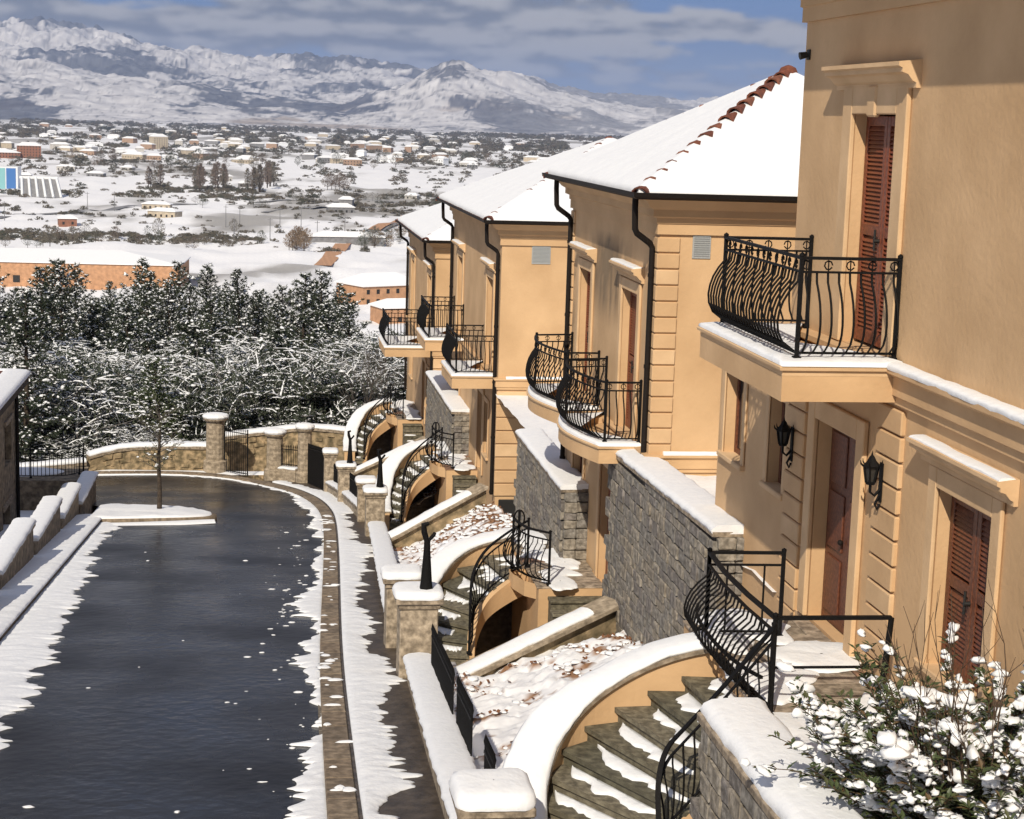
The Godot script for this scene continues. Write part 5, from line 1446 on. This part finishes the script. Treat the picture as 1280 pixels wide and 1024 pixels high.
func snowy_parts(sd: int, h: float, leafy: int) -> Array:   # branches, leaves, snow lying along every branch
	var rng := RandomNumberGenerator.new(); rng.seed = sd
	var br := B.new(); var sn := B.new(); var lf := B.new()
	var todo := []
	for i in 7: var a := rng.randf() * TAU; todo.append([Vector3(rng.randf_range(-.2, .2), -.4, rng.randf_range(-.2, .2)), Vector3(cos(a) * .5, 1, sin(a) * .5).normalized(), h * rng.randf_range(.5, .75), .05, 0])
	while todo.size():
		var q: Array = todo.pop_back(); var p: Vector3 = q[0]; var d: Vector3 = q[1]; var seg := 5; var pts := [p]; var r: float = q[3]
		for j in seg:
			p += d * q[2] / seg; d = (d + Vector3(rng.randf_range(-.28, .28), rng.randf_range(-.24, .08) if q[4] > 0 else rng.randf_range(-.1, .1), rng.randf_range(-.28, .28))).normalized(); pts.append(p)
		br.tube(pts, [r, r * .85, r * .7, r * .55, r * .4, r * .25], 3, false)
		if q[4] > 0 and rng.randf() < .66:     # a ridge of snow on the branch
			var rows := []; var sw := rng.randf_range(.014, .036) * (1.3 if q[4] == 1 else 1.0)
			for j in seg + 1:
				var dd: Vector3 = pts[mini(j + 1, seg)] - pts[maxi(j - 1, 0)]; var s := dd.cross(Vector3.UP); s = s.normalized() if s.length() > .01 else Vector3.RIGHT
				var taper := sw * (.5 + .6 * rng.randf()) * (0.3 if j == seg else 1.0)
				rows.append([pts[j] - s * taper + Vector3.UP * r * .5, pts[j] + Vector3.UP * (r + taper * .85), pts[j] + s * taper + Vector3.UP * r * .5])
			sn.grid(rows)
		if q[4] < 3:
			var n: int = [6, 6, 5][q[4]]
			for i in n:
				var j := rng.randi_range(1, seg); var a := rng.randf() * TAU; var e := (d * .5 + Vector3(cos(a), rng.randf_range(-.1, .6), sin(a)) * .85).normalized()
				todo.append([pts[j], e, q[2] * rng.randf_range(.42, .68), r * .6, q[4] + 1])
		if q[4] >= 2:
			for l in leafy:
				var s: Vector3 = pts[rng.randi_range(1, seg)] + Vector3(rng.randfn(0, .05), rng.randfn(0, .05), rng.randfn(0, .05)); var o := Vector3(rng.randf_range(-1, 1), rng.randf_range(-.8, .6), rng.randf_range(-1, 1)).normalized(); var w := o.cross(Vector3.UP).normalized() * .035
				lf.tri(s - w, s + o * rng.randf_range(.10, .22), s + w)
			if rng.randf() < .07: sn.lump(pts[seg - 1], Vector3(rng.randf_range(.07, .17), rng.randf_range(.03, .06), rng.randf_range(.07, .17)), rng, 6)
	return [br.mesh(), lf.mesh(), sn.mesh()]
func bare_parts(sd: int, h: float) -> Array:
	var rng := RandomNumberGenerator.new(); rng.seed = sd
	var tr := B.new(); var tw := B.new(); var todo := [[Vector3(0, -.5, 0), Vector3.UP, h * .45, h * .014, 0]]
	while todo.size():
		var q: Array = todo.pop_back(); var p: Vector3 = q[0]; var d: Vector3 = q[1]; var pts := [p]
		for j in 4: p += d * q[2] / 4; d = (d + Vector3(rng.randf_range(-.16, .16), .04, rng.randf_range(-.16, .16))).normalized(); pts.append(p)
		var r: float = q[3]; (tr if q[4] < 2 else tw).tube(pts, [r, r * .85, r * .7, r * .6, r * .45], 4 if q[4] < 2 else 3, false)
		if q[4] < 4:
			for i in [3, 4, 4, 3][q[4]]:
				var a := rng.randf() * TAU; var s := rng.randf_range(.35, .75)
				todo.append([pts[rng.randi_range(2, 4)], (d + Vector3(cos(a) * s, .1, sin(a) * s)).normalized(), q[2] * rng.randf_range(.55, .8), maxf(r * .5, .004), q[4] + 1])
	return [tr.mesh(), tw.mesh()]
func plant(called: String, label: String, group: String, meshes: Array, names: Array, mats: Array, at: Vector3, s: float, turn: float, cat := "tree") -> void:
	var t := thing(called, label, cat, at, group)
	t.basis = Basis(Vector3.UP, turn).scaled(Vector3.ONE * s)
	for i in meshes.size():
		var o := MeshInstance3D.new(); o.name = names[i]; o.mesh = meshes[i]; o.material_override = mats[i]; t.add_child(o, true)
func forest() -> void:
	var rng := RandomNumberGenerator.new(); rng.seed = 1234
	var pines := []; for i in 4: pines.append(pine_parts(50 + i, [9.5, 8.0, 10.5, 7.0][i], [2.9, 2.8, 3.0, 3.1][i]))
	var snowy := []; for i in 4: snowy.append(snowy_parts(80 + i, [4.6, 3.8, 5.0, 4.2][i], [7, 14, 5, 20][i]))
	var bare := []; for i in 2: bare.append(bare_parts(95 + i, [6.5, 5.5][i]))
	stage("tree meshes")
	N2.seed = 12; N2.frequency = 1.0; N2.fractal_octaves = 4
	var put := func(px: float, z: float) -> Vector3: var x := (px - 317) / 2200 * -z; return Vector3(x, ground_y(x, z), z)
	# pines along the skyline of the wood, then a lower belt of snow laden trees before them
	var where := func(px: float, z: float) -> String:
		var col: String = "behind the shaded left house" if px < 60 else "left of the young island tree" if px < 170 else "behind the young island tree" if px < 240 else "behind the open driveway gate" if px < 330 else "behind the round gate pillars" if px < 430 else "beside the farthest house"
		return ("at the front of the wood, " if z > -100 else "in the middle of the wood, " if z > -140 else "at the back of the wood, ") + col
	for i in 58:
		var z := lerpf(-108, -178, pow(rng.randf(), .7)); var px := lerpf(-40, 440, fmod(i * .618, 1.0))
		var h := rng.randf_range(.85, 1.15)
		if px > 420: h *= .8
		var wh: String = where.call(px, z)
		plant("pine_tree", "dark snow dusted pine " + wh, "pines " + wh, pines[rng.randi() % 4], ["trunk", "needles", "snow"], [M.bark, M.needle[rng.randi() % 3], M.snow], put.call(px, z), h, rng.randf() * TAU)
	for i in 205:
		var z := lerpf(-76, -162, rng.randf()); var px := lerpf(-30, 515, fmod(i * .618 + .3, 1.0))
		if px > 452 and z > -98: continue
		var wh: String = where.call(px, z)
		plant("snowy_tree", "bushy snow laden tree " + wh, "snow laden trees " + wh, snowy[rng.randi() % 4], ["branches", "leaves", "snow"], [M.frost_twig, M.needle[rng.randi() % 3], M.snow], put.call(px, z), rng.randf_range(.85, 1.35), rng.randf() * TAU)
	for s in [[455, -75.5], [470, -77.5], [440, -79.0], [425, -83.0]]:
		plant("bare_tree", "thin bare tree leaning on the snowy bank beside the farthest house", "bare trees on the bank", bare[rng.randi() % 2], ["trunk", "twigs"], [M.bark, M.grey_twig], put.call(s[0], s[1]), rng.randf_range(.8, 1.1), rng.randf() * TAU)
	plant("pine_tree", "tall dark evergreen beside the shaded house at the left edge", "", pines[2], ["trunk", "needles", "snow"], [M.bark, M.needle[0], M.snow], Vector3(-9.3, -16.2, -74.5), .82, .4)
	for i in 44:
		var px := lerpf(50, 455, (i + rng.randf()) / 44.0); var z := rng.randf_range(-73.5, -79.0); var wh: String = where.call(px, z).replace("front", "very edge")
		plant("snowy_bush", "low snowy bush " + wh, "low bushes " + wh, snowy[rng.randi() % 4], ["branches", "leaves", "snow"], [M.frost_twig, M.needle[rng.randi() % 3], M.snow], put.call(px, z) + Vector3(0, -.25, 0), rng.randf_range(.42, .72), rng.randf() * TAU, "bush")
	plant("pine_tree", "green conifer rising behind the island's young tree", "", pines[1], ["trunk", "needles", "snow"], [M.bark, M.leaf[0], M.snow], put.call(205, -78.0), .66, 2.4)

# ---------------------------------------------------------------- the valley
func vpos(px: float, z: float) -> Vector3:
	var x := (px - 317) / 2200 * -z
	return Vector3(x, ground_y(x, z), z)
func depth_of(px: float, py: float) -> float: return -2200.0 * 61.5 / maxf(py - 138 - .031 * (px - 317), 3.0)
func far_house(called: String, label: String, group: String, at: Vector3, w: float, d: float, h: float, turn: float, wall: Material, cat := "house", windows := true, pitch := .2) -> void:
	var t := thing(called, label, cat, at, group); t.rotation.y = turn
	bases[t] = Vector3.ZERO
	var b := B.new(); b.box(Vector3(-w / 2, -2, -d / 2), Vector3(w / 2, h, d / 2)); part("wall", b, wall, t)
	b = B.new(); var o := .5; var rh := minf(w, d) * pitch
	var e := [Vector3(-w / 2 - o, h, d / 2 + o), Vector3(w / 2 + o, h, d / 2 + o), Vector3(w / 2 + o, h, -d / 2 - o), Vector3(-w / 2 - o, h, -d / 2 - o)]; var r0 := Vector3(-w * .28, h + rh, 0); var r1 := Vector3(w * .28, h + rh, 0)
	b.quad(e[0], e[1], r1, r0); b.quad(e[2], e[3], r0, r1); b.tri(e[1], e[2], r1); b.tri(e[3], e[0], r0); b.quad(e[3], e[2], e[1], e[0])
	for k in 4: b.quad(e[k] + Vector3.DOWN * .35, e[(k + 1) % 4] + Vector3.DOWN * .35, e[(k + 1) % 4], e[k])
	part("roof", b, M.snowfar, t)
	if windows:
		var n := int(w / 3.2); var wm := B.new(); wm.box(Vector3(-.55, -.7, -.06), Vector3(.55, .7, .06)); var me := wm.mesh()
		for i in n:
			for fl in maxi(1, int(h / 3.0)):
				var q := MeshInstance3D.new(); q.name = "window"; q.mesh = me; q.material_override = M.dark; t.add_child(q, true); q.position = Vector3(-w / 2 + (i + .5) * w / n, 1.5 + fl * 3.0, d / 2 + .02)
func crown_mesh(sd: int, w: float, h: float, dense: int) -> Array:
	var rng := RandomNumberGenerator.new(); rng.seed = sd; var b := B.new(); var tr := B.new()
	tr.tube([Vector3(0, -1, 0), Vector3(0, h * .7, 0)], [h * .025, h * .008], 5)
	for i in dense:
		var a := rng.randf() * TAU; var u := rng.randf(); var r := w * .5 * sqrt(rng.randf()) * sin(PI * clampf(u * .85 + .12, 0, 1))
		var p := Vector3(cos(a) * r, h * (.18 + .82 * u), sin(a) * r); var d := Vector3(cos(a) * .5 + rng.randf_range(-.4, .4), rng.randf_range(.3, 1), sin(a) * .5 + rng.randf_range(-.4, .4)).normalized() * h * rng.randf_range(.05, .12)
		var s := d.cross(Vector3(rng.randf() - .5, rng.randf() - .5, rng.randf() - .5)).normalized() * h * rng.randf_range(.008, .02)
		b.tri(p - s, p + d, p + s)
	return [tr.mesh(), b.mesh()]
func valley() -> void:
	var rng := RandomNumberGenerator.new(); rng.seed = 808
	N2.seed = 12; N2.frequency = 1.0; N2.fractal_octaves = 4
	# long peach hall below the wood
	var at := vpos(62, -612)
	far_house("long_hall", "long peach hall with snow covered roof beyond the wood at left", "", at, 96, 34, 7.2, -.06, M.peach, "hall", false, .09)
	for k in 6:
		var hb := B.new(); var hall: Node3D = get_node("long_hall"); hb.box(Vector3(-44 + k * 7.6, .3, 17.0), Vector3(-41.8 + k * 7.6, 2.6, 17.15)); part("window", hb, M.dark, hall)
	far_house("peach_house", "peach house with snowy hipped roof left of the farthest stucco house", "", vpos(474, -560), 22, 16, 6.5, .5, M.peach)
	far_house("peach_house", "small peach house with snowy roof at the foot of the street row", "", vpos(500, -500), 14, 10, 5, .3, M.peach)
	# stadium-like stand with white ribs and the blue hall
	at = vpos(12, -1330)
	var t := thing("blue_hall", "hall with blue and teal panels at the left edge of the valley", "building", at); bases[t] = Vector3.ZERO
	var b := B.new(); b.box(Vector3(-30, -2, -10), Vector3(16, 17, 10)); part("wall", b, M.whitewall, t)
	for k in 6: b = B.new(); b.box(Vector3(-29 + k * 7.4, 1, 10.02), Vector3(-22.4 + k * 7.4, 16, 10.3)); part("panel", b, [M.teal, M.whitewall, M.teal, M.whitewall, M.teal, M.blue][k], t)
	at = vpos(66, -1210); t = thing("ribbed_stand", "white ribbed stand beside the blue hall in the valley", "building", at); bases[t] = Vector3.ZERO
	b = B.new(); b.quad(Vector3(-13, 0, 8), Vector3(13, 0, 8), Vector3(8, 12, -6), Vector3(-15, 12, -6)); b.quad(Vector3(-15, 12, -6), Vector3(8, 12, -6), Vector3(8, -2, -6), Vector3(-15, -2, -6)); part("deck", b, M.greyfar, t)
	for k in 6: b = B.new(); b.tube([Vector3(-12.5 + k * 5, .3, 8), Vector3(-14.5 + k * 4.5, 12.6, -6)], [1.0], 4); part("rib", b, M.whitewall, t)
	b = B.new(); b.box(Vector3(-16, 11.6, -8), Vector3(9, 13.2, -5.5)); part("beam", b, M.whitewall, t)
	far_house("brick_building", "red brick block with flat snowy roof in the far village", "", vpos(50, -2050), 26, 18, 15, .1, M.brickred, "building")
	far_house("brick_building", "low red brick row beside the brick block", "", vpos(15, -2040), 46, 14, 6, .1, M.brickred, "building")
	far_house("tower_block", "tan round topped tower block in the far village", "", vpos(203, -2700), 22, 20, 20, .4, M.cream, "building")
	far_house("shed", "small red brown shed on the white field", "", vpos(94, -930), 9, 7, 4, .2, M.brickred, "shed")
	far_house("grey_shed", "long grey shed on the field by the road", "", vpos(430, -830), 36, 10, 3.2, .1, M.greyfar, "shed", false)
	# village houses
	var i := 0
	for k in 190:
		var px := rng.randf_range(-20, 900); var py := lerpf(157, 202, pow(rng.randf(), .8)) + .031 * (px - 317)
		if px > 560 and rng.randf() < .5: continue
		var z := depth_of(px, py)
		var kind := rng.randi() % 5
		var lb: String = ["pale", "cream", "white", "brown", "grey"][kind] + " village house " + ("on the near side of the village, " if z > -2200 else "in the middle of the village, " if z > -3300 else "on the far plain, ") + ("near the red brick block" if px < 110 else "around the tan tower block" if px < 300 else "in the middle of the valley" if px < 480 else "left of the stucco roofs" if px < 640 else "above the stucco roofs")
		far_house("village_house", lb, lb.replace("house", "houses"), vpos(px, z), rng.randf_range(10, 28), rng.randf_range(9, 15), rng.randf_range(4, 9), rng.randf_range(-.6, .6), [M.pale, M.cream, M.whitewall, M.terracotta, M.greyfar][kind], "house", z > -2300)
	for k in 26:
		var px := rng.randf_range(-10, 520); var py := rng.randf_range(205, 285); var z := depth_of(px, py)
		if rng.randf() < .45: far_house("field_house", "small snow roofed building among the valley fields", "buildings among the fields", vpos(px, z), rng.randf_range(8, 18), rng.randf_range(7, 11), rng.randf_range(3, 5), rng.randf_range(-.5, .5), [M.pale, M.cream, M.greyfar][rng.randi() % 3])
	# trees of the plain
	var cm := []
	for k in 5: cm.append(crown_mesh(40 + k, [9.0, 5.0, 12.0, 8.0, 6.0][k], [12.0, 17.0, 13.0, 8.0, 5.0][k], [420, 380, 520, 420, 320][k]))
	var tree := func(px: float, py: float, kind: int, m: int, s: float) -> void:
		var z := depth_of(px, py)
		plant("valley_tree", ["bare brown rounded tree on the plain", "tall bare poplar in the row on the plain", "broad bare tree on the white fields", "dark evergreen clump on the plain", "low bush on the white fields"][kind], ["rounded bare trees on the plain", "poplars on the plain", "broad bare trees on the fields", "evergreens on the plain", "bushes on the fields"][kind], cm[kind], ["trunk", "crown"], [M.bark, M.crown[m]], vpos(px, z), s, rng.randf() * TAU)
	for k in 26: tree.call(rng.randf_range(185, 345), rng.randf_range(230, 238), 1, rng.randi() % 2, rng.randf_range(.8, 1.25))
	for k in 5: tree.call(408 + k * 5.0, 237 + rng.randf_range(-1, 2), 2, 0, rng.randf_range(.75, 1.05))
	for k in 34: tree.call(rng.randf_range(0, 335), rng.randf_range(293, 308), [0, 3, 4][rng.randi() % 3], rng.randi() % 3, rng.randf_range(.45, .8))
	for k in 10: tree.call(372 + rng.randf_range(-12, 12), rng.randf_range(306, 318), 0, 3, rng.randf_range(.6, .9))
	for k in 16: tree.call(rng.randf_range(440, 510), rng.randf_range(300, 312), [0, 3][k % 2], [1, 2, 3][k % 3], rng.randf_range(.5, .8))
	for k in 40: tree.call(rng.randf_range(0, 640), rng.randf_range(196, 212), [0, 3, 2][k % 3], rng.randi() % 3, rng.randf_range(.8, 1.4))
	tree.call(250, 205, 3, 2, 2.2); tree.call(243, 206, 3, 2, 1.8)
	for k in 40: tree.call(rng.randf_range(240, 560), rng.randf_range(247, 258), 4, [1, 2][k % 2], rng.randf_range(.6, 1.2))
	# dark scrub belts: too many to count
	var me := B.new(); me.use_col = true; 
	for q in 46:
		var a := rng.randf() * TAU; var r := sqrt(rng.randf()); var p := Vector3(cos(a) * r, rng.randf_range(0, .9) * (1.1 - r * .5), sin(a) * r); var d := Vector3(rng.randfn(0, .3), rng.randf_range(.2, .6), rng.randfn(0, .3)); var w := d.cross(Vector3(rng.randf() - .5, rng.randf() - .5, rng.randf() - .5)).normalized() * rng.randf_range(.08, .2)
		me.tri(p - w, p + d, p + w)
	var mm := MultiMesh.new(); mm.transform_format = MultiMesh.TRANSFORM_3D; mm.use_colors = true; mm.mesh = me.mesh()
	var tf := []; var cl := []
	var belts := [[-10, 345, 298, 7, 420], [230, 560, 250, 3, 300], [300, 640, 258, 2.5, 160], [0, 200, 272, 1.5, 90], [180, 420, 236, 2, 160], [-20, 330, 205, 3, 200], [430, 700, 240, 2, 120], [0, 700, 197, 3, 400], [-20, 900, 186, 4, 700], [-20, 900, 176, 4, 900], [-20, 900, 167, 3, 1100], [-20, 950, 160, 3, 1500], [-20, 950, 154, 2.5, 1500], [-40, 200, 149, 5, 700], [370, 480, 288, 3, 60], [395, 470, 310, 5, 140], [-20, 520, 285, 16, 130], [-20, 560, 262, 14, 160], [-20, 620, 240, 16, 420], [-20, 345, 300, 6, 900], [-20, 420, 246, 3, 500], [180, 345, 238, 4, 260], [0, 700, 215, 14, 900], [-20, 900, 192, 12, 1600], [-20, 950, 172, 9, 2600], [-20, 1000, 158, 5, 3000]]
	for bl in belts:
		for k in bl[4]:
			var px := rng.randf_range(bl[0], bl[1])
			if N2.get_noise_2d(px * .02 + bl[2], bl[2] * .3) < -.08: continue
			var py: float = bl[2] + rng.randfn(0, bl[3] * .45) + .031 * (px - 317)
			var z := depth_of(px, py); var s := rng.randf_range(.5, 1.9) * clampf(-z / 1100, .8, 4.0)
			tf.append(Transform3D(Basis(Vector3.UP, rng.randf() * TAU).scaled(Vector3(s * rng.randf_range(1, 2.2), s * rng.randf_range(.7, 1.3), s)), vpos(px, z)))
			var g := rng.randf(); cl.append(Color(.11, .10, .085).lerp(Color(.06, .07, .05), g).lerp(Color(.20, .16, .12), rng.randf() * .6))
	mm.instance_count = tf.size()
	for k in tf.size(): mm.set_instance_transform(k, tf[k]); mm.set_instance_color(k, cl[k])
	var mi := MultiMeshInstance3D.new(); mi.name = "scrub_belts"; mi.multimesh = mm; mi.material_override = M.scrub; add_child(mi)
	mi.set_meta("kind", "stuff"); mi.set_meta("label", "dark belts of scrub and hedges between the white fields"); mi.set_meta("category", "scrub")
	# poles
	for k in 11:
		var px: float = [284, 301, 338, 376, 396, 294, 118, 150, 430, 350, 20][k]; var z: float = depth_of(px, [283, 280, 300, 282, 300, 300, 258, 262, 296, 285, 270][k]); var p := vpos(px, z)
		var pt := thing("utility_pole", "thin utility pole standing on the white fields", "pole", p, "utility poles on the fields"); var q := B.new()
		q.tube([p + Vector3(0, -1, 0), p + Vector3(0, 11, 0)], [.22, .14], 5); part("shaft", q, M.greyfar, pt)
		q = B.new(); q.box(p + Vector3(-1.2, 10, -.1), p + Vector3(1.2, 10.2, .1)); part("crossarm", q, M.greyfar, pt)
	# the road crossing the fields and the bare brown track
	for w in [["field_road", [[330, 262], [430, 258], [520, 262], [600, 268]], 5.0, M.greyfar], ["field_road", [[-20, 268], [60, 264], [130, 260], [240, 252], [400, 250], [560, 254]], 7.0, M.greyfar], ["field_track", [[403, 334], [418, 318], [430, 305], [470, 285], [520, 268]], 7.0, M.peach], ["field_road", [[395, 300], [440, 296], [480, 284], [515, 272]], 6.0, M.greyfar]]:
		var pts := []
		for q in w[1]: var p := vpos(q[0], depth_of(q[0], q[1])); pts.append(p)
		var c := curve(pts, 20.0)
		for k in c.size(): c[k].y = ground_y(c[k].x, c[k].z) + .5
		setting(w[0], strip(c, -w[2] / 2, w[2] / 2, .0), w[3])

func mountains() -> void:
	N1.seed = 3; N1.frequency = 1.0; N1.fractal_octaves = 5; N1.fractal_type = FastNoiseLite.FRACTAL_FBM
	NR.seed = 19; NR.frequency = 1.0; NR.fractal_octaves = 5; NR.fractal_type = FastNoiseLite.FRACTAL_RIDGED; NR.noise_type = FastNoiseLite.TYPE_SIMPLEX
	N2.seed = 29; N2.frequency = 1.0; N2.fractal_octaves = 4
	var far_h := [Vector2(-700, 560), Vector2(-200, 800), Vector2(0, 780), Vector2(100, 735), Vector2(250, 610), Vector2(400, 520), Vector2(480, 480), Vector2(560, 430), Vector2(640, 385), Vector2(750, 300), Vector2(850, 270), Vector2(950, 310), Vector2(1300, 300), Vector2(1900, 350)]
	var mid_h := [Vector2(-700, 330), Vector2(-100, 330), Vector2(60, 300), Vector2(200, 235), Vector2(330, 160), Vector2(420, 150), Vector2(480, 270), Vector2(555, 385), Vector2(620, 330), Vector2(700, 225), Vector2(800, 150), Vector2(1000, 120), Vector2(1900, 120)]
	var nr := 210; var nc := 880; var rows := []
	for i in nr + 1:
		var t := float(i) / nr; var d := lerpf(6900, 17500, pow(t, 1.25)); var row := PackedVector3Array()
		for j in nc + 1:
			var px := lerpf(-420, 1420, float(j) / nc); var x := (px - 317) / 2200 * d; var z := -d
			var fr := exp(-pow((d - 13600) / 2500, 2)) * ramp(far_h, px); var md := exp(-pow((d - 9500) / 1250, 2)) * ramp(mid_h, px)
			var h := maxf(fr, md) + .35 * minf(fr, md)
			var lo := N1.get_noise_2d(x * .00022, z * .00022); var rg := absf(N1.get_noise_2d(x * .00042 + 9, z * .00034)); var r2 := absf(N1.get_noise_2d(x * .0011 + 50, z * .0009)); var r3 := N1.get_noise_2d(x * .0035, z * .0035)
			var y := h * (.97 + .20 * lo - .38 * rg - .16 * r2) + h * .06 * r3 + 12.0 * r3 - h * .05 * absf(N1.get_noise_2d(x * .006 + 5, z * .003))
			row.append(Vector3(x, -68 + maxf(y, -4) * smoothstep(6900, 8000, d), z))
		rows.append(row)
	var b := B.new(); b.use_col = true; b.grid(rows); b.c.resize(b.v.size()); var q := 0; var memo := {}
	var cols := []
	for i in nr + 1:
		var cr := PackedColorArray()
		for j in nc + 1:
			var p: Vector3 = rows[i][j]
			var sc := N2.get_noise_2d(p.x * .0007, p.z * .00045) + .55 * N1.get_noise_2d(p.x * .003, p.z * .002) + .35 * N1.get_noise_2d(p.x * .012, p.z * .009)
			var ry := absf(N1.get_noise_2d(p.x * .0021 + 70, p.z * .0014))            # gullies, darkened as woods and as painted blue shade
			var r4 := absf(N1.get_noise_2d(p.x * .0075 + 20, p.z * .0032))
			var wood := clampf(smoothstep(.02, .22, sc + .10 * N1.get_noise_2d(p.x * .03, p.z * .02)) * .9 + smoothstep(.06, .0, ry) * .6 + smoothstep(.045, .0, r4) * .5, 0, 1)  # woods, with bluish slope shade painted into the same dark tone
			wood *= lerpf(.70, 1.0, smoothstep(300, 460, ramp(far_h, (p.x / -p.z) * 2200 + 317)))
			var tan := smoothstep(.2, .4, N2.get_noise_2d(p.x * .0009 + 300, p.z * .0009)) * smoothstep(220, 20, p.y + 68) * .7
			cr.append(Color(.80, .79, .79).lerp(Color(.40, .31, .23), tan).lerp(Color(.05, .065, .11), wood * .92))
		cols.append(cr)
	for i in nr:
		for j in nc:
			for o in [[0, 0], [1, 1], [0, 1], [0, 0], [1, 0], [1, 1]]: b.c[q] = cols[i + o[0]][j + o[1]]; q += 1
	setting("mountains", b, M.mountain)

func yards() -> void:   # raised ground between the houses
	for y in [[-20.6, -27.9, -5.75], [-35.7, -46.1, -7.3], [-57.2, -62.8, -9.2]]:
		var rows := []; N1.seed = 41; N1.frequency = 1.0; N1.fractal_octaves = 3
		for i in 24:
			var row := []
			for j in 20: var x := lerpf(6.45, 16, j / 19.0); var z: float = lerpf(y[0], y[1], i / 23.0); row.append(Vector3(x, y[2] + N1.get_noise_2d(x * 1.2, z * 1.2) * .08, z))
			rows.append(row)
		var b := B.new(); b.grid(rows); setting("yard", b, M.snow)

func _ready() -> void:
	T0 = Time.get_ticks_msec(); R.seed = 99
	camera_and_light(); stage("sky")
	materials(); stage("materials")
	ground(); mountains(); stage("ground")
	roadway(); yards(); stage("road")
	make_stones()
	house_near()
	for k in 3: row_house(k)
	stage("houses")
	for k in 3: garden(k)
	for k in 4: entrance(k)
	retaining("grey stone retaining wall with snow cap between the nearest house and the bowed balcony house", -22.2, -29.2, func(z): return lerpf(-5.42, -5.62, (-z - 22.2) / 7.0), func(_z): return -9.9, 6.12, 1, -8.8)
	retaining("grey stone retaining wall with snow cap beyond the bowed balcony house", -33.0, -39.0, func(z): return lerpf(-7.15, -7.12, (-z - 33) / 6.0), func(_z): return -12.0, 6.0, 2, -9.8)
	retaining("grey stone retaining wall with snow cap before the farthest house", -52.0, -60.0, func(_z): return -8.85, func(_z): return -14.4, 6.0, 3, -12.0)
	sloped_coping("sloping snow capped wall above the nearest garden bed", Vector3(2.95, -8.95, -26.7), Vector3(6.1, -8.05, -28.3), 1)
	sloped_coping("sloping snow capped wall above the middle garden bed", Vector3(3.5, -10.95, -44.7), Vector3(6.15, -9.75, -45.7), 2)
	sloped_coping("sloping snow capped wall above the far garden bed", Vector3(3.4, -12.55, -60.9), Vector3(6.2, -11.45, -61.9), 3)
	fence(); end_wall(); stage("walls")
	island(); left_side(); planter(); shrub(); stage("street")
	forest(); stage("forest")
	valley(); stage("valley")
